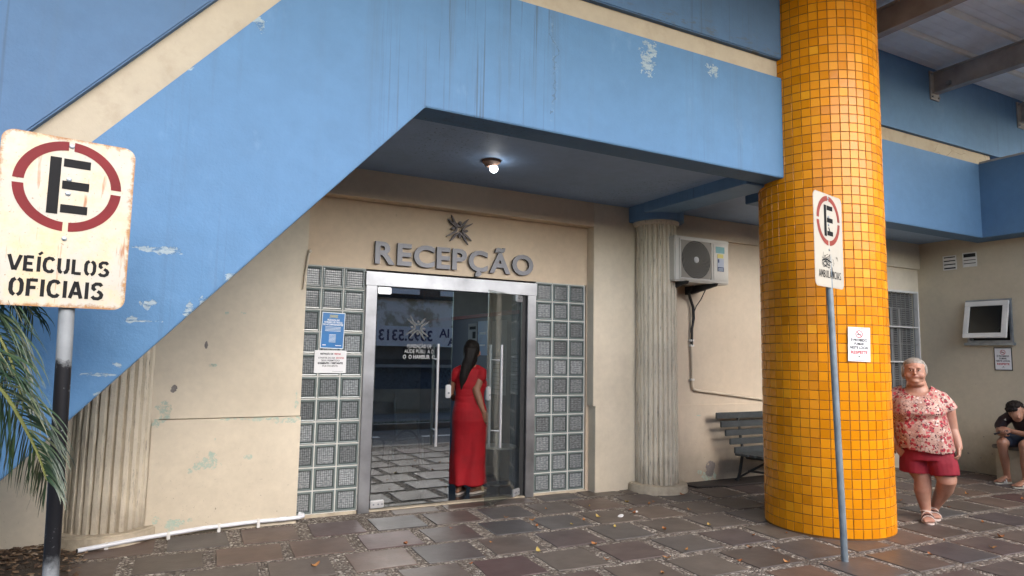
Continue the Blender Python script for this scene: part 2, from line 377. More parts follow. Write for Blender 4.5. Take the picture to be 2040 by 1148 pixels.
def text_mesh(body, size, extrude=0.0, offset=0.0, align='CENTER', width=None):
    """flat or extruded lettering in the x-z plane, facing -y, centred on x (baseline z = 0)"""
    cu = bpy.data.curves.new('t', 'FONT'); cu.body = body; cu.size = size; cu.extrude = extrude; cu.offset = offset; cu.align_x = align
    cu.resolution_u = 3
    o = bpy.data.objects.new('t', cu); COL.objects.link(o); bpy.context.view_layer.update()
    me = bpy.data.meshes.new_from_object(o.evaluated_get(bpy.context.evaluated_depsgraph_get()))
    bpy.data.objects.remove(o); bpy.data.curves.remove(cu)
    if width:
        xs = [v.co.x for v in me.vertices]; w = max(xs)-min(xs); k = width/w
        c0 = (max(xs)+min(xs))/2 if align == 'CENTER' else min(xs)
        for v in me.vertices: v.co.x = (v.co.x-c0)*k
    me.transform(Matrix.Rotation(R(90), 4, 'X'))
    return me
def add_mesh(mb, me, M=None):
    n0 = len(mb.bm.verts); f0 = len(mb.bm.faces); mb.bm.from_mesh(me)
    mb.bm.verts.ensure_lookup_table(); mb.bm.faces.ensure_lookup_table()
    if M: bmesh.ops.transform(mb.bm, matrix=M, verts=mb.bm.verts[n0:])
    for f in mb.bm.faces[f0:]: f.material_index = mb.mi
    bpy.data.meshes.remove(me)
T = Matrix.Translation
def RZ(a): return Matrix.Rotation(a, 4, 'Z')
# ================================================================== GROUND
def struct(name, mb, m, **k):
    o = mb.build(name, m, **k); o['kind'] = 'structure'; return o
b = MB(); b.box(-60, 60, -1.0, 1.95, -.5, -.12); struct('street', b, M_asphalt)
b = MB(); b.box(-60, 60, -200, -1.15, -.5, -.002); struct('far_pavement', b, simple('grey_concrete_pavement', (.16, .15, .14), .9, 0, .25, 3))
b = MB(); b.box(-60, 60, -1.15, -1.0, -.5, .0); struct('far_kerb', b, simple('kerb_stone', (.25, .24, .22), .85, 0, .25, 6))
b = MB(); b.box(-60, 60, 1.95, 2.1, -.5, .002); struct('kerb', b, simple('near_kerb_stone', (.22, .20, .18), .85, 0, .25, 6))
for x0, x1, y in ((2.9, 3.6, -.05), (4.4, 5.6, .1), (-6, -3, 1.0), (8, 11, .6)):
    b = MB(); b.box(x0, x1, y, y+.14, -.121, -.116); struct('road_marking', b, simple('road_paint', (.6, .6, .58), .8, 0, .2))
b = MB(); b.box(-60, 60, 2.1, 40, -.5, -.004); struct('paving_bed', b, M_gravel)
# rows of squarish slate slabs in running bond, 2.5 degrees off the facade
aU = R(-2.5); U = (math.cos(aU), math.sin(aU)); V = (-math.sin(aU), math.cos(aU))
starts = {-1: 1.0-.0, 0: 1.005, -2: 2.31, 1: 1.20, 2: 1.90, -3: 1.55, 3: 1.15, -4: 2.0}
starts[-1] = 2.305; starts[-2] = 2.60; starts[0] = 1.005
b = MB()
for k in range(-6, 4):
    v0 = 4.492+.485*k+.035+(.02 if k < 1 else 0); v1 = v0+.405
    st = starts.get(k, .4*k)
    for j in range(-12, 28):
        u0 = st+.512*j+rnd.uniform(-.012, .012); u1 = u0+.42+rnd.uniform(-.015, .02)
        if k == 3: v1 = v0+.3
        J = lambda: rnd.uniform(-.012, .012)
        P = [(u0+J(), v0+J()), (u1+J(), v0+J()), (u1+J(), v1+J()), (u0+J(), v1+J())]
        # uneven edge: extra points along each side
        Q = []
        for i in range(4):
            a, c2 = P[i], P[(i+1) % 4]
            for t in (0, .33, .66):
                Q.append((a[0]+(c2[0]-a[0])*t+(rnd.uniform(-.004, .004) if t else 0), a[1]+(c2[1]-a[1])*t+(rnd.uniform(-.004, .004) if t else 0)))
        X = [(u*U[0]+v*V[0], u*U[1]+v*V[1]) for u, v in Q]
        cx_, cy_ = sum(p[0] for p in X)/12, sum(p[1] for p in X)/12
        if cy_ < 2.2 or cy_ > 6.05 or cx_ < -.5 or cx_ > 11: continue
        dz = rnd.uniform(-.0015, .0015); tx, ty = rnd.uniform(-.004, .004), rnd.uniform(-.004, .004)
        z = lambda p, h: h+dz+(p[0]-cx_)*tx+(p[1]-cy_)*ty
        s_in = .985
        top = [(cx_+(p[0]-cx_)*s_in, cy_+(p[1]-cy_)*s_in, z(p, .002)) for p in X]; mid = [(p[0], p[1], z(p, -.0015)) for p in X]; low = [(p[0], p[1], -.02) for p in X]
        b.rings([low, mid, top])
struct('paving_slabs', b, M_slab)
b = MB()
G0 = [(-9, 2.4), (-.52, 2.4), (-.50, 4.2), (-.46, 5.0), (-.50, 5.55), (-.42, 5.75), (-.1, 6.0), (-9, 6.0)]
b.prism(G0, -.2, .003, 'z'); struct('planting_soil', b, M_soil)

# ================================================================== HOSPITAL BUILDING
B = thing('hospital_building', 'blue and cream hospital front with a slanting concrete beam over the reception entrance', 'building')
YF, YR = 5.98, 6.11
def part(name, mb, m, **k): return mb.build(name, m, parent=B, **k)
YB = 3.985
b = MB(); b.prism([(1.41, 3.07), (5.0, 3.07), (5.0, 4.0), (.868, 4.0), (-2.70, -.1), (-1.515, -.1)], YB, 4.235); part('slanting_beam', b, M_blue, bevel=.006)
b = MB(); b.prism([(.868, 4.0), (5.0, 4.0), (5.0, 4.175), (.752, 4.175), (-2.998, -.1), (-2.70, -.1)], YB+.045, 4.22); part('cream_band', b, M_band)
b = MB(); b.prism([(.752, 4.175), (4.98, 4.175), (4.98, 5.14), (-9, 5.14), (-9, -.1), (-2.998, -.1)], YB-.004, 4.235); part('upper_beam', b, M_blue_shade, bevel=.008)
# right hand run, set back behind the pillar
b = MB(); b.box(5.3, 9.3, 4.65, 4.90, 3.07, 4.05); part('rear_beam', b, M_blue4, bevel=.006)
b = MB(); b.box(5.3, 9.66, 4.69, 4.88, 4.05, 4.22); part('cream_band', b, M_band)
b = MB(); b.box(5.3, 14, 4.645, 4.90, 4.22, 5.14); part('upper_beam', b, M_blue4)
b = MB(); b.box(9.3, 9.66, 0.2, 4.90, 3.07, 4.05); part('side_beam', b, M_blue4, bevel=.006)
b = MB(); b.box(9.298, 9.68, 0.2, 4.648, 4.05, 4.075); part('coping', b, M_greysteel)
b = MB(); b.prism([(-9, 4.235), (4.6, 4.235), (4.6, 6.3), (-9, 6.3)], 3.16, 3.4, 'z'); b.prism([(4.95, 4.235), (5.5, 4.235), (5.5, 4.9), (10, 4.9), (10, 6.3), (4.95, 6.3)], 3.162, 3.4, 'z'); islands(b, 'ceiling', M_blue3, B)
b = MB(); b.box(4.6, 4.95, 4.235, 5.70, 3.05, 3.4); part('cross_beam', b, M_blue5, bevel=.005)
b = MB(); b.box(-9, 14, 4.9, 9, 3.4, 5.2); part('upper_storey', b, M_blue_shade)
# walls
b = MB()
b.box(-9, 1.02, YR, YR+.15, -.1, 3.2); b.box(1.02, 4.12, YR, YR+.15, 2.24, 3.2); b.box(4.12, 7.6, YR, YR+.15, -.1, 3.2); part('recessed_wall', b, M_peach)
b = MB()   # proud plaster frame round the entrance
b.box(-.02, 1.062, YF, YR, .90, 3.16); b.box(-9, -.02, YF+.0, YR, -.1, 3.16)
part('left_pier', b, M_pier)
b = MB(); b.box(-.07, 1.068, YF-.014, YR, -.1, .893); part('left_dado', b, M_pier, bevel=.004)
b = MB(); b.box(1.062, 4.13, YF, YR, 2.888, 3.16); part('lintel_band', b, M_peach)
b = MB(); b.box(4.13, 4.95, YF, YR, .915, 3.16); part('right_pier', b, M_cream, bevel=.004)
b = MB(); b.box(4.155, 4.95, YF-.006, YR, -.1, .915); part('right_dado', b, M_cream, bevel=.004)
b = MB(); b.box(4.95, 7.6, YF-.01, YR, .905, 2.9); part('side_wall', b, M_acwall)
b = MB(); b.box(4.95, 7.6, YF-.022, YR, -.1, .905); part('side_dado', b, M_acwall, bevel=.003)
b = MB(); b.box(4.95, 7.6, YF-.05, YR, 2.9, 3.16); part('side_wall_band', b, M_acwall, bevel=.003)
b = MB()
b.box(7.6, 8.4, 5.72, 6.0, -.1, 2.79); b.box(8.4, 9.6, 5.72, 6.0, -.1, 1.0); b.box(8.4, 9.6, 5.72, 6.0, 2.46, 2.79); b.box(9.6, 9.66, 5.72, 6.0, -.1, 2.79)
part('window_wall', b, M_cream)
b = MB(); b.box(7.6, 9.66, 5.68, 6.0, 2.79, 3.165); part('window_wall_band', b, M_cream)
# right wall with a hole for the awning window
WY0, WY1, WZ0, WZ1 = 4.53, 5.075, 1.72, 2.295
b = MB(); X0, X1 = 9.66, 9.85
b.box(X0, X1, WY1, 6.0, -.1, 3.165); b.box(X0, X1, 1.0, WY0, -.1, 3.165); b.box(X0, X1, WY0, WY1, -.1, WZ0); b.box(X0, X1, WY0, WY1, WZ1, 3.165)
part('right_wall', b, M_rwall)
b = MB(); b.box(9.25, 9.66, 1.0, 4.62, -.1, .40); part('wall_ledge', b, M_rwall, bevel=.01)
b = MB(); b.box(9.22, 9.66, 1.0, 4.64, .40, .445); part('ledge_seat', b, simple('grey_concrete_seat', (.15, .135, .12), .8, 0, .3, 8, .4), bevel=.008)

# lobby
b = MB(); b.box(.9, 4.15, YR+.005, 10, -.1, -.001+.012); part('lobby_floor', b, M_lobbyfloor)
b = MB(); b.box(3.62, 3.75, YR+.16, 10, 1.0, 2.75); b.box(.8, .9, YR+.15, 10, 0, 2.75); b.box(2.5, 3.75, 10, 10.1, 0, 2.75); b.box(.8, 2.5, 10, 10.1, 0, .5); b.box(.8, 4.3, YR+.15, 10.1, 2.75, 2.8); part('lobby_wall', b, M_lobbywall)  # unseen gap at back left added to let daylight into the lobby
b = MB(); b.box(3.60, 3.62, YR+.16, 10, 0, 1.93); part('lobby_wall_panel', b, M_lobbyblue)
b = MB(); b.box(3.585, 3.62, YR+.16, 10, 1.93, 1.975); part('lobby_rail', b, M_redrail)
b = MB(); b.box(4.15, 4.25, YR+.15, 7, 0, 2.75); b.box(3.75, 4.25, 7, 7.1, 0, 2.75); part('lobby_side_wall', b, M_lobbywall)

# ================================================================== CANOPY
C = thing('steel_canopy', 'grey ribbed metal canopy roof on steel beams bolted to the blue wall', 'canopy')
def sheet(x0, x1, y0, y1, z, name):
    b = MB(); prof = []; y = y1
    while y > y0:
        prof += [(y, z), (y-.40, z), (y-.42, z+.045), (y-.445, z+.045), (y-.465, z), (y-.475, z)] 
        y -= .475
    lo = [(p[0], p[1]+.05*0) for p in prof]; n = len(lo)
    for i in range(n-1):
        (ya, za), (yb, zb) = lo[i], lo[i+1]
        b.face([(x0, ya, za), (x1, ya, za), (x1, yb, zb), (x0, yb, zb)])
    # fine stiffening beads between the ribs
    yy = y1
    k = 0
    while yy > y0:
        for d in (.1, .2, .3): b.box(x0, x1, yy-d-.004, yy-d+.004, z-.004, z+.001)
        yy -= .475
    o = b.build(name, simple('galvalume_sheet', (.86, .90, .95), .6, .1, .12, 3), C); return o
sheet(-9, 14, .5, 4.645, 5.14, 'roof_sheet')
b = MB(); b.box(-9, 14, .5, 4.645, 5.20, 5.22); b.build('roof_top', M_greysteel, C)
cream_rib = simple('cream_roof_rib', (.85, .82, .75), .5, .1, .1)
for y in (4.19, 3.72, 3.25, 2.78, 2.31, 1.84, 1.37, .90):
    b = MB(); b.prism([(y-.035, 5.136), (y+.035, 5.136), (y+.018, 5.10), (y-.018, 5.10)], -9, 14, 'x'); b.build('roof_rib', cream_rib, C)
for x in (-5.67, -3.67, -1.67, .33, 2.33, 4.33, 6.33, 8.35, 10.4, 12.4):
    b = MB(); z0, z1 = 4.80, 5.07; y0, y1 = 0.6, 4.64; w = .055
    b.box(x-w, x+w, y0, y1, z0, z0+.012); b.box(x-w, x+w, y0, y1, z1-.012, z1); b.box(x-.006, x+.006, y0, y1, z0+.012, z1-.012)
    o = b.build('roof_beam', M_greysteel, C)
    if x > 5:
        b = MB(); b.box(x-.09, x+.09, 4.625, 4.643, z0-.08, z1+.02); b.build('wall_bracket', M_greysteel, C, bevel=.002)
        b = MB()
        for dx in (-.065, .065):
            for zz in (z0-.045, z1-.02):
                b.rings([[(x+dx+math.cos(t)*.014, yy, zz+math.sin(t)*.014) for t in [k*math.pi/3 for k in range(6)]] for yy in (4.626, 4.606)])
        islands(b, 'bolt', M_galv, C)
        b = MB(); b.box(x-.05, x-.012, 4.42, 4.47, z0+.05, z0+.10); b.build('lug', M_galv, C, bevel=.003)

# ================================================================== YELLOW PILLAR
PC, PR = (5.324, 4.035), .531
P = thing('tiled_pillar', 'thick round pillar clad in glossy yellow orange square tiles', 'pillar', (PC[0], PC[1], 0))
b = MB(); b.cyl((0, 0), PR-.004, -.1, 5.3, 64); b.build('pillar_core', M_grout, P, smooth=True)
b = MB(); nC = 43; nRw = 66; dz = .0793; a0 = R(3)
for k in range(nC):
    a1 = a0+2*math.pi*k/nC; a2 = a0+2*math.pi*(k+1)/nC; g = .0022/PR
    joff = 0
    for j in range(nRw):
        zb = .012+j*dz; z0 = zb+.0022; z1 = zb+dz-.0022
        if z1 > 5.2: continue
        t1 = rnd.uniform(-.0011, .0011); t2 = rnd.uniform(-.0011, .0011); t3 = rnd.uniform(-.0005, .0005)
        rr = PR
        def pt(a, z, r): return (math.cos(a)*r, math.sin(a)*r, z)
        A, Bb = a1+g, a2-g; e = .0025/PR; ez = .0025
        out = [pt(A, z0, rr-.004), pt(Bb, z0, rr-.004), pt(Bb, z1, rr-.004), pt(A, z1, rr-.004)]
        inn = [pt(A+e, z0+ez, rr+t3+t1), pt(Bb-e, z0+ez, rr+t3-t1+t2), pt(Bb-e, z1-ez, rr+t3-t1-t2), pt(A+e, z1-ez, rr+t3+t1-t2)]
        o_ = [b.bm.verts.new(p) for p in out]; i_ = [b.bm.verts.new(p) for p in inn]
        b.bm.faces.new(i_)
        for q in range(4): b.bm.faces.new([o_[q], o_[(q+1) % 4], i_[(q+1) % 4], i_[q]])
b.build('tiles', M_tile, P)

# ================================================================== FLUTED COLUMNS
def column(name, label, c, r, pr, ph, top, nfl, cap=None, half=False):
    t = thing(name, label, 'column', (c[0], c[1], 0), 0, 'fluted columns at the entrance')
    b = MB(); n = nfl*8; rs = []
    zs = [ph+(top-ph)*k/60 for k in range(61)]
    for z in zs:
        ring = []
        for i in range(n):
            ph8 = i % 8; a = 2*math.pi*i/n
            d = 0 if ph8 in (1, 2, 3, 4, 5) else (-.016 if ph8 in (0, 6) else -.026)
            jag = mnoise.noise(Vector((i//8*3.1, z*9, c[0])))*.005 + mnoise.noise(Vector((i*.7, z*30, 5)))*.0015
            rr = r*(1.02-.04*z/top)+d+jag
            ring.append((math.cos(a)*rr, math.sin(a)*rr, z))
        rs.append(ring)
    b.rings(rs); b.build('shaft', M_flute, t, smooth=True)
    b = MB(); b.cyl((0, 0), pr, -.05, ph, 40, pr-.008); b.build('plinth', M_plinth, t, bevel=.012)
    if cap:
        b = MB(); b.cyl((0, 0), r+.02, top-.03, top+.015, 40, r+.035); b.build('collar', M_flute, t, bevel=.006)
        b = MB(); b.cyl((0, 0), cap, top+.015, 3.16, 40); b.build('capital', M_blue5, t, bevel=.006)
    return t
column('fluted_column', 'cream fluted column between the reception doorway and the air conditioner', (4.905, 5.86), .232, .335, .085, 2.97, 26, .315)
column('fluted_column', 'worn cream fluted column under the slanting blue beam behind the palm fronds', (-.33, 6.10), .285, .37, .09, 3.1, 30)

# ================================================================== GLASS BLOCK PANELS
def block_mesh():
    b = MB(); w = .094; d = .04
    uvs = []
    # front face at -y with dished centre
    def ring(h, y): return [(-h, y, -h), (h, y, -h), (h, y, h), (-h, y, h)]
    rs = [ring(w-.004, .04), ring(w, .03), ring(w, -.006), ring(w-.006, -.012), ring(w-.016, -.010), ring(w-.022, -.006)]
    b.rings(rs)
    me_bm = b.bm; uvl = me_bm.loops.layers.uv.new('UVMap')
    bmesh.ops.recalc_face_normals(me_bm, faces=me_bm.faces)
    for f in me_bm.faces:
        for l in f.loops: l[uvl].uv = (l.vert.co.x/(2*w)+.5, l.vert.co.z/(2*w)+.5)
    return b
proto = None
def block_panel(label, x0, pitchx, z0, pitchz, y):
    global proto
    t = thing('glass_block_panel', label, 'glass blocks', (x0, y, z0), 0, 'glass block panels beside the door')
    b = MB(); g = .011; W_, H_ = 3*pitchx, 11*pitchz
    for i in range(4):
        xx = i*pitchx; b.box(xx-g/2, xx+g/2, -.006, .04, 0, H_)
    for j in range(12):
        for i in range(3):
            b.box(i*pitchx+g/2, (i+1)*pitchx-g/2, -.0055, .04, j*pitchz-g/2, j*pitchz+g/2)
    b.build('mortar_grid', M_sealant, t)
    for j in range(11):
        for i in range(3):
            if proto is None: o = block_mesh().build('glass_block', M_block, t); proto = o
            else: o = proto.copy(); COL.objects.link(o); o.parent = t
            o.location = ((i+.5)*pitchx, 0, (j+.5)*pitchz); o.scale = ((pitchx-g)/.188, 1, (pitchz-g)/.188)
block_panel('tall glass block panel with two notices taped on, left of the steel doorway', 1.02, .2, .025, .2010, YR+.0)
block_panel('narrow glass block panel without notices, right of the steel doorway', 3.468, .2085, .025, .2008, YR+.0)
b = MB(); b.box(1.02, 1.62, YR-.02, YR+.04, -.01, .022); b.box(3.46, 4.12, YR-.02, YR+.04, -.01, .022); islands(b, 'sill_mortar', M_plinth, B, bevel=.005)

# ================================================================== ENTRANCE DOOR
D = thing('entrance_door', 'steel framed double glass door with one leaf standing open', 'door', (2.54, YR, 0))
ox, oy = -2.54, -YR
b = MB(); b.box(1.618+ox, 3.462+ox, -.045, .06, 2.085, 2.215); b.build('header', M_frame, D, bevel=.003)
b = MB(); b.box(1.625+ox, 1.728+ox, -.04, .06, -.004, 2.083); b.build('jamb', M_frame, D, bevel=.003)
b = MB(); b.box(3.355+ox, 3.455+ox, -.04, .06, -.004, 2.083); b.build('jamb', M_frame, D, bevel=.003)
b = MB(); b.box(1.728+ox, 3.355+ox, -.035, .06, .0, .014); b.build('threshold', M_plinth, D, bevel=.003)
b = MB(); b.box(3.30+ox, 3.353+ox, .0, .05, .014, 2.083); b.build('inner_post', M_black, D)
LW = .775; LH0, LH1 = .03, 2.075
def leaf(org, ang, hinge_left, name='door_leaf', lettering=False):
    e = bpy.data.objects.new(name, None); e.parent = D; e.location = org; e.rotation_euler = (0, 0, ang)
    # glass pane itself is the leaf mesh; local x from hinge to free edge (sign s)
    s = 1 if hinge_left else -1
    bpy.data.objects.remove(e)
    b = MB(); xa, xb = sorted((0, s*LW_)); b.box(xa, xb, -.005, .005, LH0, LH1)
    g = b.build(name, M_glass if hinge_left else M_glass2, D); g.location = org; g.rotation_euler = (0, 0, ang)
    for z in (LH0+.03, LH1-.03):
        b = MB(); xa, xb = sorted((0, s*.13)); b.box(xa, xb, -.014, .014, z-.035, z+.035); b.build('patch_fitting', M_chrome, g, bevel=.006)
        b = MB()
        for q in (.03, .075, .11): b.rings([[(s*q+math.cos(t)*.008, yy, z+math.sin(t)*.008) for t in [k*math.pi/5 for k in range(10)]] for yy in (-.018, -.013)])
        islands(b, 'screw', M_galv, g)
    hx = s*(LW_-.17)
    for side in (-1, 1):
        b = MB(); b.tube([(hx, side*.062, .565), (hx, side*.062, 1.55)], .0135, 12); b.build('handle', M_chrome, g, smooth=True)
    b = MB()
    for z in (.72, 1.40): b.tube([(hx, -.062, z), (hx, .062, z)], .008, 8)
    islands(b, 'handle_spacer', M_chrome, g, smooth=True)
    lx = s*(LW_-.03)
    b = MB(); b.box(lx-.028, lx+.028, -.016, .016, 1.02, 1.15); b.build('lock_case', M_chrome, g, bevel=.008)
    b = MB(); b.rings([[(lx+math.cos(t)*.011, yy, 1.07+math.sin(t)*.011) for t in [k*math.pi/6 for k in range(12)]] for yy in (-.021, -.015)]); b.build('keyhole', M_galv, g)
    return g
LW_ = .775
g1 = leaf((1.745+ox, .0, 0), 0, True)
# frosted lettering and emblem on the closed leaf
def strokes(mb, pts, w, y=0., closed=False):
    """flat strip along 2D points in x-z plane"""
    n = len(pts); L = []; Rr = []
    ws = w if hasattr(w, '__len__') else [w]*n
    for i in range(n):
        a = pts[max(i-1, 0)]; c = pts[min(i+1, n-1)]
        dx, dz = c[0]-a[0], c[1]-a[1]; l = math.hypot(dx, dz) or 1; nx, nz = -dz/l, dx/l
        k = 1.0
        if 0 < i < n-1:
            d1 = (pts[i][0]-a[0], pts[i][1]-a[1]); l1 = math.hypot(*d1) or 1
            cs = abs((-d1[1]/l1)*nx+(d1[0]/l1)*nz); k = min(1/max(cs, .35), 2.2)
        h = ws[i]/2*k; L.append((pts[i][0]+nx*h, y, pts[i][1]+nz*h)); Rr.append((pts[i][0]-nx*h, y, pts[i][1]-nz*h))
    for i in range(n-1): mb.face([L[i], L[i+1], Rr[i+1], Rr[i]])
def smooth_path(P, k=6):
    out = []; n = len(P)
    for i in range(n-1):
        p0, p1, p2, p3 = P[max(i-1, 0)], P[i], P[i+1], P[min(i+2, n-1)]
        for j in range(k):
            t = j/k; out.append(tuple(.5*((2*p1[q])+(-p0[q]+p2[q])*t+(2*p0[q]-5*p1[q]+4*p2[q]-p3[q])*t*t+(-p0[q]+3*p1[q]-3*p2[q]+p3[q])*t**3) for q in range(2)))
    out.append(P[-1]); return out
EMB = [([(395,135),(450,270),(520,400),(640,480)], (645,355,40,54)), ([(640,480),(730,400),(800,300),(880,205)], None),
       ([(295,260),(400,360),(500,440),(565,560)], (455,545,54,40)), ([(565,560),(490,660),(380,740),(270,820)], None),
       ([(1000,325),(880,410),(780,470),(710,580)], (815,590,54,38)), ([(710,580),(770,690),(870,780),(980,885)], None),
       ([(880,1015),(800,880),(740,760),(640,655)], (635,770,38,54)), ([(640,655),(530,730),(460,840),(380,950)], None)]
def emblem(mb, cx_, cz_, sc, y, depth=0):
    f = lambda p: (cx_+(p[0]-640)*.00039*sc, cz_-(p[1]-570)*.000326*sc)
    for path, head in EMB:
        pp = smooth_path([f(p) for p in path], 5); n = len(pp)
        first_tip = path[0] not in ((640,480),(565,560),(710,580),(640,655))
        ws = []
        for i in range(n):
            t = i/(n-1); t = t if first_tip else 1-t       # t = 0 at the pointed tip
            ws.append(.022*sc*(math.sin(min(t*1.25, 1)*math.pi/2)**.7*(1-.35*max(0, t-.6)/.4))+.002)
        tmp = MB(); strokes(tmp, pp, ws, y)
        if depth:
            bmesh.ops.remove_doubles(tmp.bm, verts=tmp.bm.verts, dist=1e-5)
            r = bmesh.ops.extrude_face_region(tmp.bm, geom=tmp.bm.faces[:]); bmesh.ops.translate(tmp.bm, verts=[v for v in r['geom'] if isinstance(v, bmesh.types.BMVert)], vec=(0, depth, 0))
            bmesh.ops.recalc_face_normals(tmp.bm, faces=tmp.bm.faces)
        me = bpy.data.meshes.new('t'); tmp.bm.to_mesh(me); tmp.bm.free(); add_mesh(mb, me)
        if head:
            c_ = f(head[:2]); a, bb = head[2]*.00039*sc, head[3]*.000326*sc
            poly = [(c_[0]+math.cos(t)*a, c_[1]+math.sin(t)*bb) for t in [k*math.pi/9 for k in range(18)]]
            if depth: mb.prism(poly, y, y+depth)
            else: mb.face([(p[0], y, p[1]) for p in poly])
def lines(mb, rows, y=0.):
    for body, x, z, size, width, off in rows: add_mesh(mb, text_mesh(body, size, 0, off, 'CENTER', width), T((x, y, z)))
M_frost = simple('frosted_vinyl', (.30, .31, .31), .8)
b = MB(); lines(b, [('FUNDAÇÃO DE', .43, 1.505, .052, .245, .0006), ('AÚDE PÚBLI  A D', .43, 1.455, .052, .30, .0006), ('O  O HAMBUR  O', .43, 1.402, .052, .33, .002)], -.0075)
b.build('lettering', M_frost, g1)
b = MB(); emblem(b, .41, 1.70, .85, -.0075); b.build('etched_emblem', simple('etched_vinyl', (.085, .09, .09), .7), g1)
LW_ = .705
g2 = leaf((3.30+ox, .0, 0), math.atan2(.41, .59), False)

# ================================================================== WALL LETTERING + EMBLEM
def solid_text(name, body, size, depth, offset, mats, width=None, loc=(0, 0, 0), height=None):
    cu = bpy.data.curves.new('t', 'FONT'); cu.body = body; cu.size = size; cu.extrude = depth/2; cu.offset = offset; cu.resolution_u = 4
    o = bpy.data.objects.new('t', cu); COL.objects.link(o); bpy.context.view_layer.update()
    me = bpy.data.meshes.new_from_object(o.evaluated_get(bpy.context.evaluated_depsgraph_get()))
    bpy.data.objects.remove(o); bpy.data.curves.remove(cu); me.transform(Matrix.Rotation(R(90), 4, 'X')); return me
L_ = thing('wall_lettering', 'brushed metal raised letters reading RECEPÇÃO over the doorway', 'lettering', (1.694, YR-.03, 2.302))
adv = 0; word = 'RECEPÇÃO'; ms = []
for ch in word:
    me = solid_text('letter', ch, .29, .028, .0085, None); xs = [v.co.x for v in me.vertices]; ms.append((me, min(xs), max(xs)))
tot = sum(b_-a_ for _, a_, b_ in ms); gap = .022; k = (1.718-gap*7)/tot; x = 0
for me, a_, b_ in ms:
    for v in me.vertices: v.co.x = (v.co.x-a_)*k; v.co.z *= .218/.218
    me.materials.clear(); me.materials.append(M_letter); me.materials.append(M_letter_side)
    for p in me.polygons: p.material_index = 0 if abs(p.normal.y) > .9 else 1
    o = bpy.data.objects.new('letter', me); COL.objects.link(o); o.parent = L_; o.location = (x, 0, 0); x += (b_-a_)*k+gap
b = MB(); emblem(b, 2.556, 2.705, 1.0, YR-.045, .022); e_ = b.build('wall_emblem', [simple('dark_emblem_metal', (.11, .095, .10), .5, .3), M_letter_side])
for p in e_.data.polygons: p.material_index = 0 if abs(p.normal.y) > .9 else 1
tag(e_, 'dark metal emblem of four joined figures above the raised letters', 'emblem')
# ================================================================== PARKING SIGNS
def arc(cx_, cz_, r, a0, a1, n=10): return [(cx_+r*math.cos(R(a0+(a1-a0)*k/n)), cz_+r*math.sin(R(a0+(a1-a0)*k/n))) for k in range(n+1)]
# stencil glyphs in a 0..0.6 x 0..1 box
GL = {
 'V': [[(0, 1), (.28, .02)], [(.34, .02), (.62, 1)]], 'E': [[(.06, 0), (.06, 1)], [(.12, .93), (.5, .93)], [(.12, .5), (.44, .5)], [(.12, .07), (.5, .07)]],
 'I': [[(.06, 0), (.06, 1)]], 'C': [[(.55, .80), (.46, .93), (.30, .95), (.13, .85), (.06, .6), (.06, .4), (.13, .15), (.30, .05), (.46, .07), (.55, .20)]],
 'U': [[(.06, 1), (.06, .3), (.13, .1), (.24, .05)], [(.34, .05), (.46, .1), (.54, .3), (.54, 1)]], 'L': [[(.06, 0), (.06, 1)], [(.12, .07), (.5, .07)]],
 'O': [[(.25, .96), (.13, .88), (.06, .7), (.06, .3), (.13, .12), (.25, .04)], [(.37, .96), (.49, .88), (.56, .7), (.56, .3), (.49, .12), (.37, .04)]],
 'S': [[(.52, .82), (.42, .94), (.22, .94), (.08, .82), (.08, .66), (.2, .55)], [(.32, .5), (.46, .42), (.54, .3), (.5, .14), (.36, .05), (.16, .06), (.05, .18)]],
 'F': [[(.06, 0), (.06, 1)], [(.12, .93), (.5, .93)], [(.12, .5), (.42, .5)]], 'A': [[(.02, 0), (.28, 1)], [(.32, 1), (.58, 0)], [(.2, .3), (.42, .3)]],
 'M': [[(.06, 0), (.06, 1)], [(.1, .95), (.34, .35), (.58, .95)], [(.62, 1), (.62, 0)]], 'B': [[(.06, 0), (.06, 1)], [(.12, .94), (.38, .9), (.46, .75), (.38, .56), (.14, .52)], [(.14, .5), (.44, .44), (.52, .26), (.42, .08), (.12, .06)]],
 'N': [[(.06, 0), (.06, 1)], [(.1, .95), (.5, .05)], [(.55, 1), (.55, 0)]]}
ADV = {'I': .30, 'M': .86, 'E': .72, 'L': .70, 'F': .68}
def stencil(mb, word, x0, z0, h, width, wt, y, slant=0):
    plain = {'Í': 'I', 'Â': 'A'}
    tot = sum(ADV.get(plain.get(c, c), .80) for c in word)-.15
    k = width/tot; x = x0
    for c in word:
        g = plain.get(c, c)
        for p in GL[g]: strokes(mb, [(x+q[0]*k, z0+q[1]*h) for q in p], wt, y)
        if c == 'Í': strokes(mb, [(x+.02*k, z0+1.12*h), (x+.22*k, z0+1.30*h)], wt*.8, y)
        if c == 'Â': strokes(mb, [(x+.15*k, z0+1.10*h), (x+.3*k, z0+1.22*h), (x+.45*k, z0+1.10*h)], wt*.6, y)
        x += ADV.get(g, .80)*k
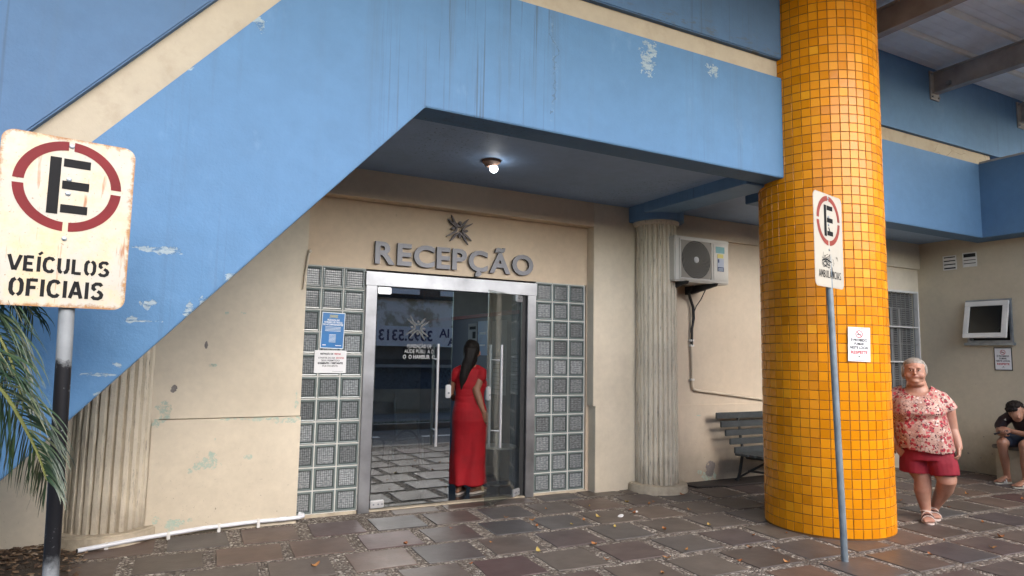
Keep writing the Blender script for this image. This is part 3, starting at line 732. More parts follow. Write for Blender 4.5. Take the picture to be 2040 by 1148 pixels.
def sign_plate_mat(name, rust):
    N = NT(name)
    o = N.obj(); s_ = N.n('SeparateXYZ', {0: o})
    ex = N.math('SUBTRACT', .235, N.math('ABSOLUTE', s_.outputs[0])); ez = N.math('SUBTRACT', .355, N.math('ABSOLUTE', s_.outputs[2]))
    e = N.math('MINIMUM', ex, ez)
    n1 = N.noise(22, 6, .75)
    mk = N.maprange(N.math('ADD', N.math('MULTIPLY', e, -13), n1), .30, .50)
    c = N.mix(1., (.44, .41, .35), N.maprange(N.noise(5, 4), .3, .7, .93, 1.05), 'MULTIPLY')
    st = N.maprange(N.noise(6, 5, .7), .44, .66)
    c = N.mix(N.math('MULTIPLY', st, .55*rust), c, (.60, .42, .16))
    rn = N.maprange(N.noise(1, 4, .6, N.scaled((26, 1, 3.2))), .63, .72)
    c = N.mix(N.math('MULTIPLY', rn, .8*rust), c, (.30, .10, .02))
    c = N.mix(N.math('MULTIPLY', mk, rust), c, N.mix(N.noise(60, 3), (.42, .22, .07), (.16, .06, .02)))
    sp = N.maprange(N.noise(90, 4, .7), .64, .68)
    c = N.mix(N.math('MULTIPLY', sp, .7*rust), c, (.18, .07, .02))
    return N.done(c, .5, N.bump(N.noise(30, 4), .08, .004))
N = NT('pole_half_black')
s_ = N.n('SeparateXYZ', {0: N.obj()}).outputs[2]
edge = N.math('ADD', s_, N.math('MULTIPLY', N.noise(16, 5, .7), .16))
mk = N.math('MULTIPLY', N.maprange(edge, 1.49, 1.46), N.maprange(edge, .62, .70))
chip = N.maprange(N.noise(28, 5, .75), .63, .66)
c = N.mix(N.math('MULTIPLY', mk, N.math('SUBTRACT', 1, N.math('MULTIPLY', chip, .8))), N.mix(N.noise(12, 4), (.16, .17, .18), (.33, .35, .36)), (.010, .010, .012))
M_poleL = N.done(c, .42, N.bump(N.noise(30, 3), .15, .004), Metallic=.1, Specular_IOR_Level=.3)
M_signred = simple('faded_red_sign_paint', (.15, .009, .012), .6, 0, .2, 9, Specular_IOR_Level=.25)
M_signblk = simple('black_sign_paint', (.008, .008, .009), .7, 0, .2, 9, Specular_IOR_Level=.2)
M_signred2 = simple('sun_bleached_red_paint', (.24, .035, .022), .55, 0, .3, 9)
def parking_sign(label, pc, ang, base, top, prad, rust, mats, words, scrib=False):
    t = thing('parking_sign', label, 'parking sign', base, 0, 'parking signs along the kerb')
    b = MB(); b.tube([(0, 0, -.15), (top[0]-base[0], top[1]-base[1], top[2])], prad, 16)
    p = b.build('pole', mats[2], t, smooth=True)
    e = MB(); hw, hh, r = .235, .355, .045
    pts = []
    for cx_, cz_, a in ((hw-r, hh-r, 0), (-hw+r, hh-r, 90), (-hw+r, -hh+r, 180), (hw-r, -hh+r, 270)):
        pts += [(cx_+r*math.cos(R(a+k*15)), cz_+r*math.sin(R(a+k*15))) for k in range(7)]
    e.prism(pts, -.0015, .0015)
    pl = e.build('plate', sign_plate_mat('enamel_sign_plate', rust), t)
    loc = Vector(pc)-Vector(base); pl.location = loc; pl.rotation_euler = (0, 0, ang)
    rc = (.0, .15)
    b = MB()
    for a in range(4):
        ro, ri, gp = .190, .152, 3.0
        A = arc(rc[0], rc[1], ro, a*90+gp, a*90+90-gp, 16); I = arc(rc[0], rc[1], ri, a*90+gp*1.2, a*90+90-gp*1.2, 16)
        for i in range(16): b.face([(A[i][0], -.0028, A[i][1]), (A[i+1][0], -.0028, A[i+1][1]), (I[i+1][0], -.0028, I[i+1][1]), (I[i][0], -.0028, I[i][1])])
    b.build('ring_mark', mats[0], pl)
    b = MB(); y = -.0028
    def rect(x0, x1, z0, z1): b.face([(x0, y, z0), (x1, y, z0), (x1, y, z1), (x0, y, z1)])
    rect(-.070, -.031, .03, .268)
    for z in (.234, .140, .040): rect(-.023, .072, z-.002, z+.033)
    b.build('letter_mark', mats[1], pl)
    b = MB()
    for w_, x0, z0, h_, wd, wt in words: stencil(b, w_, x0, z0, h_, wd, wt, -.0028)
    b.build('lettering', mats[1], pl)
    b = MB()
    for bz in (.322, .18, .12, -.07):
        b.rings([[(.0+math.cos(q)*rr, yy, bz+math.sin(q)*rr) for q in [k*math.pi/6 for k in range(12)]] for rr, yy in ((.010, -.002), (.009, -.006), (.004, -.008))])
    islands(b, 'bolt', M_galv, pl, smooth=True)
    if scrib:
        b = MB(); r3 = random.Random(4)
        for q in range(9):
            P = [(r3.uniform(-.13, .02), r3.uniform(-.22, -.085)) for _ in range(4)]
            strokes(b, smooth_path(P, 5), .0035, -.003)
        strokes(b, [(-.12, -.16), (-.05, -.145), (.03, -.165)], .010, -.0031); strokes(b, [(.035, -.20), (.05, -.245), (.06, -.27)], .009, -.0031)
        strokes(b, [(.0, .10), (.015, .08), (.02, .07)], .014, -.0031)
        for q in range(6): x, z = r3.uniform(.05, .13), r3.uniform(-.2, -.11); strokes(b, [(x, z), (x+.012, z-.015)], .004, -.003)
        b.build('graffiti', M_ink, pl)
    return t
aL = R(90-80); 
parking_sign('large rusty sign reading VEÍCULOS OFICIAIS on a half black pole by the palm', (-.405, 3.25, 1.975), aL, (-.345, 3.30, 0), (-.393, 3.295, 2.25), .029, 1.0,
  (M_signred, M_signblk, M_poleL), [('VEÍCULOS', -.175, -.215, .062, .345, .0125), ('OFICIAIS', -.165, -.315, .070, .32, .0135)])
M_poleR = simple('weathered_grey_pipe', (.22, .26, .29), .5, .3, .35, 7, .1)
t = parking_sign('cleaner sign reading AMBULÂNCIAS scribbled on, before the yellow pillar', (4.365, 3.235, 2.352), R(90-77.5), (4.475, 3.262, 0), (4.37, 3.262, 2.64), .024, .12,
  (M_signred2, M_signblk, M_poleR), [('AMBULÂNCIAS', -.175, -.285, .055, .36, .0075)], True)

# ================================================================== NOTICES
def notice(name, label, group, w, h, loc, rz, ink_rows, paper=M_paper, extra=None, tilt=0):
    b = MB(); b.box(-w/2, w/2, -.0006, .0006, -h/2, h/2); t = b.build(name, paper); tag(t, label, 'notice', group)
    t.location = loc; t.rotation_euler = (0, tilt, rz)
    by = {}
    for mat_, rows in ink_rows:
        b = MB(); lines(b, rows, -.0016); b.build('printed_text', mat_, t)
    if extra: extra(t)
    return t
def bars(t, mat_, rects, name='printed_block', y=-.0014):
    b = MB()
    for x0, x1, z0, z1 in rects: b.face([(x0, y, z0), (x1, y, z0), (x1, y, z1), (x0, y, z1)])
    b.build(name, mat_, t)
def blue_extra(t):
    bars(t, M_lightink, [(-.105, .105, -.1645, -.158), (-.105, .105, .158, .1645), (-.105, -.099, -.158, .158), (.099, .105, -.158, .158)], 'white_border')
    bars(t, M_lightink, [(-.07, .07, .030-.012*k, .034-.012*k) for k in range(4)]+[(-.03, .03, -.04-.011*k, -.036-.011*k) for k in range(7)]+[(-.085, -.055, -.138, -.130), (.03, .085, -.138, -.132)])
    bars(t, M_yellowink, [(-.04, .04, .118, .121), (-.04, .04, .139, .142)])
notice('notice_poster', 'blue printed notice taped to the glass blocks above the white one', 'notices on the glass blocks', .21, .33, (1.335, YR-.018, 1.648), 0,
   [(M_yellowink, [('COMUNICADO', 0, .124, .018, .072, .0006)]), (M_lightink, [('MUDANÇA NO', 0, .088, .022, .11, .0008), ('HORÁRIO DE TROCA', 0, .067, .022, .165, .0008), ('DE ACOMPANHANTES', 0, .046, .022, .18, .0008)])], M_bluepaper, blue_extra, R(1.5))
notice('notice_sheet', 'white paper notice in black and red print on the glass blocks', 'notices on the glass blocks', .285, .205, (1.325, YR-.019, 1.365), 0,
   [(M_ink, [('RESTRIÇÃO DE', -.035, .064, .020, .115, .0008), ('A PARTIR DO DIA', -.035, .027, .022, .15, .0003), ('SERÁ PERMITIDO', 0, .003, .022, .165, .0003), ('SOMENTE 1 VISITANTE', 0, -.021, .022, .225, .0012), ('POR PACIENTE.', 0, -.046, .022, .14, .0003)]),
    (M_redink, [('VISITAS', .06, .064, .020, .06, .0008), ('03/12/22', .085, .027, .022, .072, .0006)])], M_paper, lambda t: bars(t, M_ink, [(.02, .12, -.088, -.086)]))
def nosmoke(t):
    b = MB(); A = arc(0, .085, .032, 0, 360, 28); I = arc(0, .085, .026, 0, 360, 28); y = -.0016
    for i in range(28): b.face([(A[i][0], y, A[i][1]), (A[i+1][0], y, A[i+1][1]), (I[i+1][0], y, I[i+1][1]), (I[i][0], y, I[i][1])])
    strokes(b, [(-.021, .106), (.021, .064)], .006, y-.0003); b.build('ban_ring', M_redink, t)
    bars(t, M_ink, [(-.018, .012, .080, .087), (.015, .019, .080, .087)], 'cigarette_mark')
    bars(t, M_ink, [(-.093, .093, .132, .1345), (-.093, .093, -.1345, -.132), (-.020, .020, -.115, -.1125), (-.008, .008, -.105, -.098)], 'printed_rule')
NS = [(M_ink, [('É PROIBIDO', 0, .025, .030, .14, .0008), ('FUMAR', 0, -.006, .030, .085, .0008), ('NESTE LOCAL', 0, -.037, .030, .165, .0008)]), (M_redink, [('RESPEITE', 0, -.078, .034, .145, .0010)])]
# on the pillar: direction from pillar centre
d_ = Vector((4.895, 3.70, 0))-Vector((PC[0], PC[1], 0)); 
azp = math.atan2(-.478-.0, -.235)
pn = Vector((math.cos(R(-112.5)), math.sin(R(-112.5)), 0))
ppos = Vector((PC[0], PC[1], 0))+pn*(PR+.006)
notice('no_smoking_notice', 'no smoking notice taped to the yellow tiled pillar', 'no smoking notices', .195, .285, (ppos.x, ppos.y, 1.592), R(-112.5+90), NS, M_paper, nosmoke, R(1.5))
nt2 = notice('no_smoking_notice', 'no smoking notice under the awning window above the boy', 'no smoking notices', .19, .28, (9.652, 4.665, 1.51), R(-90), NS, M_paper, nosmoke)
fb = MB(); fb.box(-.105, .105, .0007, .004, -.15, .15); fb.build('backing', M_black, nt2)


# ================================================================== AIR CONDITIONER
A_ = thing('air_conditioner', 'cream outdoor air conditioner unit on black wall brackets beside the fluted column', 'air conditioner', (4.905, 5.54, 2.30))
M_ac = simple('aged_ivory_enamel', (.64, .61, .54), .4, 0, .1, 4)
w, h, dp = .81, .50, .30
b = MB(); b.box(0, w, 0, dp, 0, h); b.build('casing', M_ac, A_, bevel=.012, seg=3)
b = MB(); b.box(-.004, w+.004, -.006, dp+.004, h-.03, h+.006); b.build('top_cover', M_ac, A_, bevel=.008)
gc = (.30, .25)
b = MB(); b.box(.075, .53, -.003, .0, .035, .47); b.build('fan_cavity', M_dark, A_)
b = MB()
for x0, x1, z0, z1 in ((.06, .545, .462, .48), (.06, .545, .022, .04), (.06, .078, .04, .462), (.527, .545, .04, .462)): b.box(x0, x1, -.014, .0, z0, z1)
b.build('grille_frame', M_ac, A_, bevel=.003)
M_wire = simple('grille_wire', (.30, .27, .22), .5)
b = MB()
for k in range(1, 11):
    r = .02+k*.0195; pts = [(gc[0]+r*math.cos(2*math.pi*j/48), gc[1]+r*math.sin(2*math.pi*j/48)) for j in range(49)]
    for j in range(48):
        (xa, za), (xb, zb) = pts[j], pts[j+1]
        dx, dz = xb-xa, zb-za; l = math.hypot(dx, dz); nx, nz = -dz/l*.0028, dx/l*.0028
        b.face([(xa+nx, -.011, za+nz), (xb+nx, -.011, zb+nz), (xb-nx, -.011, zb-nz), (xa-nx, -.011, za-nz)])
for k in range(20):
    a = 2*math.pi*k/20; p = [(gc[0]+math.cos(a+q*.9)*(.03+.185*q), gc[1]+math.sin(a+q*.9)*(.03+.185*q)) for q in (0, .25, .5, .75, 1)]
    strokes(b, p, .003, -.0105)
for k in range(48):      # pressed plate filling the corners round the fan
    a0_, a1_ = 2*math.pi*k/48, 2*math.pi*(k+1)/48
    def edge(a):
        c_, s_2 = math.cos(a), math.sin(a); q = min((.225)/max(abs(c_), 1e-6), (.212)/max(abs(s_2), 1e-6)); q = max(q, .214); return (gc[0]+c_*q, gc[1]+s_2*q)
    i0, i1 = (gc[0]+math.cos(a0_)*.213, gc[1]+math.sin(a0_)*.213), (gc[0]+math.cos(a1_)*.213, gc[1]+math.sin(a1_)*.213); e0, e1 = edge(a0_), edge(a1_)
    b.face([(i0[0], -.008, i0[1]), (i1[0], -.008, i1[1]), (e1[0], -.008, e1[1]), (e0[0], -.008, e0[1])])
b.build('fan_grille', M_wire, A_)
b = MB(); b.rings([[(gc[0]+math.cos(t)*rr, yy, gc[1]+math.sin(t)*rr) for t in [k*math.pi/10 for k in range(20)]] for rr, yy in ((.034, -.010), (.034, -.018), (.024, -.022))]); b.build('fan_hub', M_white, A_, smooth=True)
b = MB(); b.box(.565, .775, -.006, .0, .04, .46); b.build('service_panel', M_ac, A_, bevel=.004)
b = MB(); b.box(.60, .735, -.009, -.006, .355, .43); b.build('teal_sticker', simple('teal_label', (.16, .36, .36), .4), A_, bevel=.001)
b = MB(); b.box(.625, .715, -.0085, -.006, .30, .345); b.build('yellow_sticker', M_yellowink, A_)
b = MB(); b.box(.625, .722, -.0085, -.006, .145, .295); s1 = b.build('service_sticker', simple('pale_blue_label', (.42, .46, .55), .4), A_)
b = MB(); b.box(.626, .721, -.0095, -.0085, .145, .195); b.box(.630, .65, -.0095, -.0085, .245, .285); b.build('sticker_block', simple('navy_ink', (.03, .05, .14), .5), s1)
b = MB()
for k in range(3): b.box(.635, .712, -.0102, -.0095, .153+k*.013, .157+k*.013)
b.build('sticker_lines', M_lightink, s1)
for x in (.12, .55):
    b = MB(); b.prism([(-.07, -.003), (.43, -.003), (.43, -.10), (.34, -.10), (-.05, -.035)], x-.022, x+.022, 'x'); b.build('bracket', M_black, A_, bevel=.003)
t = thing('conduit_pipe', 'thin beige conduit with black cable running down the wall below the air conditioner', 'conduit')
b = MB(); b.tube([(5.50, 5.945, 2.27), (5.505, 5.945, 1.75)], .007, 8); b.tube([(5.505, 5.945, 1.75), (5.515, 5.945, 1.12), (5.53, 5.945, 1.085), (5.60, 5.945, 1.07), (7.3, 5.945, .88)], .0145, 10)
b.build('conduit', M_beigepipe, t, smooth=True)
b = MB(); b.tube([tuple(q) for q in [(5.42, 5.80, 2.29), (5.40, 5.86, 2.22), (5.47, 5.92, 2.16), (5.53, 5.935, 2.05), (5.54, 5.94, 1.92), (5.51, 5.94, 1.80), (5.505, 5.94, 1.60)]], .017, 8)
b.tube([(5.62, 5.80, 2.29), (5.62, 5.9, 2.15), (5.575, 5.93, 2.07), (5.54, 5.935, 1.99)], .006, 6); b.build('cable', M_black, t, smooth=True)
b = MB()
for z in (1.66, 1.60, 1.2): b.box(5.48, 5.535, 5.925, 5.97, z-.012, z+.012)
islands(b, 'clip', M_white, t, bevel=.003)

# ================================================================== BENCH + MAT
N_ = simple('dark_grey_slat_paint', (.048, .056, .060), .45, 0, .3, 14, .2)
Bn = thing('park_bench', 'dark grey slatted bench with iron legs half hidden behind the yellow pillar', 'bench', (5.75, 5.72, 0))
bx1 = 1.45
for k in range(5):
    z = .355+k*.098; y = .0+k*.026; 
    b = MB(); b.box(.19-.045*k-.0, bx1, -.014+y, .012+y, z, z+.072, ); b.build('back_slat', N_, Bn, bevel=.006)
for k in range(4):
    b = MB(); b.box(.17, bx1, -.10-.105*k, -.02-.105*k, .335+.004*k, .362+.004*k); b.build('seat_slat', N_, Bn, bevel=.006)
for x in (.36, 1.25):
    b = MB(); b.tube([(x+.02, .13, .80), (x, .03, .36), (x, -.03, .30), (x, -.42, .325)], (.016), 8); b.build('support', M_black, Bn, smooth=True)
    b = MB(); b.tube([(x-.02, .02, .33), (x-.035, .05, .12), (x-.06, .07, .005)], .018, 8); b.build('leg', M_black, Bn, smooth=True)
    b = MB(); b.tube([(x, -.38, .32), (x+.02, -.22, .24), (x, -.05, .14), (x-.06, .10, .03)], .013, 8); b.tube([(x, -.05, .15), (x+.03, -.25, .16), (x+.02, -.40, .005)], .013, 8); b.build('leg', M_black, Bn, smooth=True)
b = MB()
b.prism([(5.36, 5.72), (5.9, 5.62), (6.9, 5.62), (6.9, 5.95), (5.30, 5.95)], .004, .022, 'z'); o = b.build('floor_mat', simple('dark_wet_mat', (.028, .022, .02), .7, 0, .3, 5, .4), bevel=.006); tag(o, 'flat dark mat lying on the paving along the stained wall by the bench', 'mat')

# ================================================================== DRAIN PIPE
t = thing('drain_pipe', 'white plastic pipe lying along the foot of the wall from door to palm', 'pipe')
b = MB(); pp = [(-.47, 5.66, .03), (-.1, 5.80, .035), (.35, 5.90, .045), (.75, 5.935, .048), (1.02, 5.945, .045), (1.09, 5.95, .045), (1.125, 5.975, .047), (1.13, 6.01, .052), (1.10, 6.03, .056)]
P2 = [Vector(p) for p in pp]; b.tube(P2, .0165, 12); b.build('pipe', M_pvc, t, smooth=True)
b = MB(); b.tube([(-.475, 5.658, .03), (-.455, 5.666, .0303)], .0135, 12); b.build('pipe_bore', M_dark, t)
b = MB(); b.tube([(.93, 5.942, .046), (.98, 5.944, .0455)], .019, 12); b.build('coupling', M_pvc, t, smooth=True)
for x, y, z in ((-.30, 5.735, .032), (.1, 5.845, .04), (.46, 5.915, .046), (.76, 5.935, .048)):
    b = MB(); b.box(x-.012, x+.012, y-.022, y+.02, 0, z+.018); b.build('pipe_clip', M_white, t, bevel=.003)
b = MB(); b.tube([(1.075, 5.965, 2.34), (1.062, 5.962, 2.30), (1.045, 5.962, 2.12), (1.035, 5.962, 2.0)], [.012, .012, .010, .009], 8); b.ball((1.075, 5.962, 2.34), .019, 10, 6)
o = b.build('pipe_stub', M_beigepipe, smooth=True); tag(o, 'short beige pipe stub on the wall corner above the glass blocks', 'pipe')

# ================================================================== CEILING LAMP
t = thing('ceiling_lamp', 'bare lit bulb on an old round socket under the dark ceiling', 'lamp', (2.44, 5.12, 3.16))
b = MB(); b.lathe([(.085, 0), (.080, -.022), (.055, -.036), (.038, -.055)], n=20); b.build('socket', simple('rusty_socket', (.20, .11, .07), .7, .1, .4, 30), t, smooth=True)
b = MB(); b.tube([(-.07, .02, -.012), (-.03, .05, -.045), (.03, .045, -.05), (.06, .0, -.02)], .007, 6); b.build('wire', M_black, t, smooth=True)
N = NT('lit_bulb'); N.set(N.b, 'Emission Color', (.92, .97, 1)); N.set(N.b, 'Emission Strength', 6.0)
b = MB(); b.ball((.02, -.01, -.075), (.036, .036, .034), 18, 12); b.build('bulb', N.m, t, smooth='all')

# ================================================================== WINDOWS AND VENTS ON THE RIGHT
t = thing('barred_window', 'tall white framed window with bars and shutter slats beside the pillar', 'window', (8.4, 5.72, 1.0))
b = MB()
for x0, x1, z0, z1 in ((0, 1.2, 1.43, 1.46), (1.17, 1.2, 0, 1.43), (0, .03, 0, 1.43), (.03, 1.17, .93, .95), (.03, 1.17, .44, .46), (.03, 1.17, 0, .03)): b.box(x0, x1, -.035, .02, z0, z1)
b.build('grille_frame', M_white, t, bevel=.003)
b = MB()
for k in range(1, 12): b.box(k*.1-.004, k*.1+.004, -.02, -.012, .03, 1.43)
for z in (.70, 1.20, .2): b.box(.03, 1.17, -.024, -.02, z-.004, z+.004)
islands(b, 'bar', simple('thin_grey_bar', (.30, .30, .29), .5, .3), t)
b = MB(); z = .03
while z < 1.42: b.box(.03, 1.17, .05, .062, z, z+.022); z += .031
b.build('shutter_slats', simple('grey_shutter', (.16, .16, .155), .5), t)
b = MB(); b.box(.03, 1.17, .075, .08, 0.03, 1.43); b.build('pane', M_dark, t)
b = MB(); 
for x in (.45, .62, .80): b.box(x, x+.05, .03, .05, .03, 1.2)
islands(b, 'window_stile', simple('pale_stile', (.26, .26, .25), .5), t)
t = thing('awning_window', 'small white framed awning window tilted open on the khaki wall', 'window', (9.66, 4.53, 1.72))
w, h = .545, .575
b = MB()
for y0, y1, z0, z1 in ((0, w, h-.035, h), (0, w, 0, .03), (0, .03, .03, h-.035), (w-.03, w, .03, h-.035)): b.box(-.03, .08, y0, y1, z0, z1)
b.build('frame', M_galv, t, bevel=.003)
b = MB(); b.box(-.06, .06, -.02, w+.03, -.035, .0); b.build('sill', M_galv, t, bevel=.003)
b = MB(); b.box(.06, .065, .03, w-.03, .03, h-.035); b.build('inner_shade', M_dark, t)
sash = bpy.data.objects.new('t', None)
bpy.data.objects.remove(sash)
Ms = T((-.03, 0, h-.03)) @ Matrix.Rotation(R(13), 4, 'Y')
b = MB(); fw = .065
for y0, y1, z0, z1 in ((.01, w-.01, -fw, 0), (.01, w-.01, -.50, -.50+fw), (.01, .01+fw, -.50+fw, -fw), (w-.01-fw, w-.01, -.50+fw, -fw)): b.box(-.03, 0, y0, y1, z0, z1, Ms)
b.build('sash', M_white, t, bevel=.004)
b = MB(); b.box(-.018, -.01, .01+fw, w-.01-fw, -.50+fw, -fw, Ms); b.build('pane', simple('dark_window_pane', (.015, .016, .016), .08), t)
for y, z, in ((5.265, 2.84), (5.005, 2.855)):
    t = thing('wall_vent', 'white slatted wall vent nearer the corner, bottom slot darkest' if y > 5.1 else 'white slatted wall vent farther from the corner, top slots dark', 'vent', (9.66, y, z), 0, 'wall vents near the ceiling')
    b = MB()
    for y0, y1, z0, z1 in ((-.09, .09, .085, .10), (-.09, .09, -.10, -.085), (-.09, -.078, -.085, .085), (.078, .09, -.085, .085)): b.box(-.012, .0, y0, y1, z0, z1)
    b.build('frame', M_white, t, bevel=.002)
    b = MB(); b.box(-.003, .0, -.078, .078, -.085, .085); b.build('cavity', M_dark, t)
    for k in range(3):
        zz = -.045+k*.05 if y > 5.1 else -.07+k*.045
        b = MB(); b.box(-.012, -.004, -.078, .078, -.017, .017, T((0, 0, zz)) @ Matrix.Rotation(R(-20), 4, 'Y')); b.build('louvre', M_white, t)

# ================================================================== LOBBY THINGS
t = thing('notice_board_paper', 'white printed sheet pinned on the dark lobby wall behind the woman', 'notice', (3.598, 8.02, 1.68))
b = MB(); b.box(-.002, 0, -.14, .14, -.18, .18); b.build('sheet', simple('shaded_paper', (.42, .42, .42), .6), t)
b = MB(); b.box(-.003, -.002, -.10, .10, .10, .14); b.box(-.003, -.002, -.10, .0, -.02, .07); b.build('printed_block', M_ink, t)
t = thing('lobby_poster', 'dark blue poster pinned beside the white sheet in the lobby', 'poster', (3.598, 7.70, 1.66))
b = MB(); b.box(-.002, 0, -.15, .15, -.22, .22); b.build('sheet', M_bluepaper, t)
b = MB(); b.box(-.003, -.002, -.10, .10, .05, .08); b.box(-.003, -.002, -.08, .08, -.1, -.08); b.build('printed_block', M_lightink, t)
for y, z, hh in ((7.22, 1.42, .45), (6.70, 1.42, .42)):
    t = thing('posted_sheet', 'large pale list on the lobby wall, nearer the woman in red' if y > 7 else 'large pale list on the lobby wall, nearer the steel door jamb', 'notice', (3.598, y, z))
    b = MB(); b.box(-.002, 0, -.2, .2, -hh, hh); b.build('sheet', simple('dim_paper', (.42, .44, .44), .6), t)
    b = MB()
    for k in range(9): b.box(-.003, -.002, -.16, .15, -hh+.06+k*.05, -.0+.064-hh+k*.05)
    b.build('printed_block', M_ink, t)
t = thing('round_table', 'small round white table with a bottle inside behind the open door leaf', 'table', (3.38, 6.75, .012))
b = MB(); b.cyl((0, 0), .20, .40, .425, 32); b.build('tabletop', M_white, t, bevel=.004)
b = MB(); b.cyl((0, 0), .02, 0.012, .40, 12); b.cyl((0, 0), .13, 0, .012, 24); b.build('pedestal', M_galv, t)
t = thing('sanitizer_bottle', 'white pump bottle standing on the small round table indoors', 'bottle', (3.36, 6.72, .437))
b = MB(); b.lathe([(.035, 0), (.036, .01), (.036, .13), (.012, .16), (.012, .18)], n=16); b.build('bottle_body', M_white, t, smooth=True)
b = MB(); b.tube([(0, 0, .18), (0, 0, .21), (-.04, 0, .205)], .006, 6); b.build('pump', M_black, t)
# wheelchair waiting behind the closed leaf
t = thing('wheelchair', 'folded dark wheelchair parked in the lobby behind the closed glass leaf', 'wheelchair', (2.25, 7.3, .012), R(35))
for y in (-.26, .26):
    b = MB(); c0 = [(0, y, .30)]
    rs = []
    for k in range(28):
        a = 2*math.pi*k/28; rs.append([(math.cos(a)*(.29+.012*math.cos(q)), y+.012*math.sin(q), .30+math.sin(a)*(.29+.012*math.cos(q))) for q in [j*math.pi/3 for j in range(6)]])
    b.rings(rs, closed=True)
    wh = b.build('wheel', M_black, t, smooth=True)
    b = MB()
    for k in range(10):
        a = 2*math.pi*k/10; b.tube([(0, y, .30), (math.cos(a)*.28, y, .30+math.sin(a)*.28)], .0025, 4)
    b.build('spokes', M_galv, wh)
    b = MB(); b.lathe([(.07, -.012), (.09, 0), (.07, .012)], n=14); 
    bmesh.ops.transform(b.bm, matrix=T((.42, y*.8, .09)) @ Matrix.Rotation(R(90), 4, 'X'), verts=b.bm.verts); b.build('caster', M_black, t)
    b = MB(); b.tube([(-.12, y*.85, .95), (-.18, y*.85, .93), (-.10, y*.85, .5), (.38, y*.85, .48), (.42, y*.8, .1)], .012, 8); b.tube([(-.08, y*.9, .70), (.25, y*.9, .70), (.28, y*.9, .5)], .014, 8); b.build('side_frame', M_galv, t, smooth=True)
b = MB(); b.box(-.08, .36, -.21, .21, .47, .50); b.build('seat', M_black, t, bevel=.008)
b = MB(); b.box(-.14, -.11, -.21, .21, .52, .90); b.build('backrest', M_black, t, bevel=.008)
b = MB(); b.box(.46, .60, -.18, .18, .10, .12); b.build('footrest', M_black, t, bevel=.004)

# ================================================================== ACROSS THE STREET
O = thing('street_house', 'low peeling white building across the street with shutters, seen mirrored in the door glass', 'building')
N = NT('peeling_white_wall'); c = N.mix(N.maprange(N.noise(2.2, 6, .7), .48, .56), (.80, .81, .79), (.46, .42, .33)); M_peel = N.done(c, .85)
b = MB(); b.box(-14, 18, -4.2, -3.2, 2.06, 2.80); b.build('upper_wall', M_peel, O)
b = MB(); b.box(-14, 18, -4.2, -3.22, 2.80, 3.5); b.build('wall', simple('brown_boards', (.16, .11, .085), .8), O)
b = MB(); b.box(-14, 18, -4.2, -3.12, 2.77, 2.84); b.build('ledge', simple('dark_gutter', (.03, .03, .03), .7), O)
for x in (-6, -2.2, 1.0, 4.3, 6.0, 9): 
    b = MB(); b.box(x, x+1.15, -3.21, -3.17, 2.88, 3.42)
    sh = b.build('shutter', simple('white_shutter', (.8, .82, .84), .7), O)
b = MB(); b.box(-14, 18, -4.2, -3.3, 1.1, 2.06); b.build('shop_wall', simple('dark_shopfront', (.06, .06, .065), .6, 0, .4, 4), O)
for x in (4.2, 5.6, 7.0, 2.6): 
    b = MB(); b.box(x, x+.9, -3.3, -3.27, 1.3, 1.75); b.build('counter_panel', simple('grey_panel', (.14, .14, .14), .6), O)
b = MB(); b.box(-14, 18, -4.2, -3.15, 1.10, 1.17); b.build('counter_ledge', simple('pale_ledge', (.32, .34, .36), .7), O)
N = NT('graffiti_wall'); g = N.noise(9, 6, .8, dist=2.5); c = N.ramp(g, [(.42, (.012, .016, .03)), (.5, (.05, .075, .13)), (.54, (.16, .20, .26)), (.58, (.02, .03, .05))]); M_graf = N.done(c, .7)
b = MB(); b.box(-14, 18, -4.2, -3.25, .58, 1.10); b.build('painted_wall', M_graf, O)
b = MB(); b.box(-14, 18, -4.2, -3.2, 0, .58); b.build('base_wall', simple('stained_base_wall', (.30, .275, .23), .85, 0, .35, 2), O)
for x in (4.9, 5.9): 
    b = MB(); b.box(x, x+.6, -3.2, -3.16, .1, .5); b.build('hatch', simple('grey_hatch', (.28, .26, .22), .7), O)
t = thing('phone_banner', 'white banner with a phone number hung on the house across the street', 'banner', (5.4, -3.14, 1.85), R(180))
b = MB(); b.box(-2.6, 2.6, -.004, .004, -.24, .24); b.build('banner_cloth', simple('banner_cloth', (.78, .82, .88), .7, 0, .1), t)
b = MB(); add_mesh(b, text_mesh('3593.5313', .36, 0, .010, 'CENTER', 1.36), T((.28, -.006, -.10))); add_mesh(b, text_mesh('IA', .30, 0, .008, 'CENTER'), T((-.72, -.006, .0))); add_mesh(b, text_mesh('A', .26, 0, .008, 'CENTER'), T((-.9, -.006, -.2)))
b.build('printed_text', simple('violet_ink', (.05, .04, .12), .6), t)
r5 = random.Random(3); b = MB()
for k in range(2600):
    x = r5.uniform(-1, 9); y = -1.16+r5.uniform(-.14, .05); hgt = r5.uniform(.03, .12)*(.4+.9*abs(mnoise.noise(Vector((x*1.5, 0, 0)))))
    a = r5.uniform(0, 6.28); dx, dy = math.cos(a)*.006, math.sin(a)*.006; lx, ly = r5.uniform(-.04, .04), r5.uniform(-.04, .04)
    b.face([(x-dx, y-dy, 0), (x+dx, y+dy, 0), (x+lx, y+ly, hgt)])
o = b.build('grass', simple('weedy_grass', (.06, .10, .025), .8, 0, .3)); tag(o, 'weedy green grass along the kerb across the street', 'grass', kind='stuff')
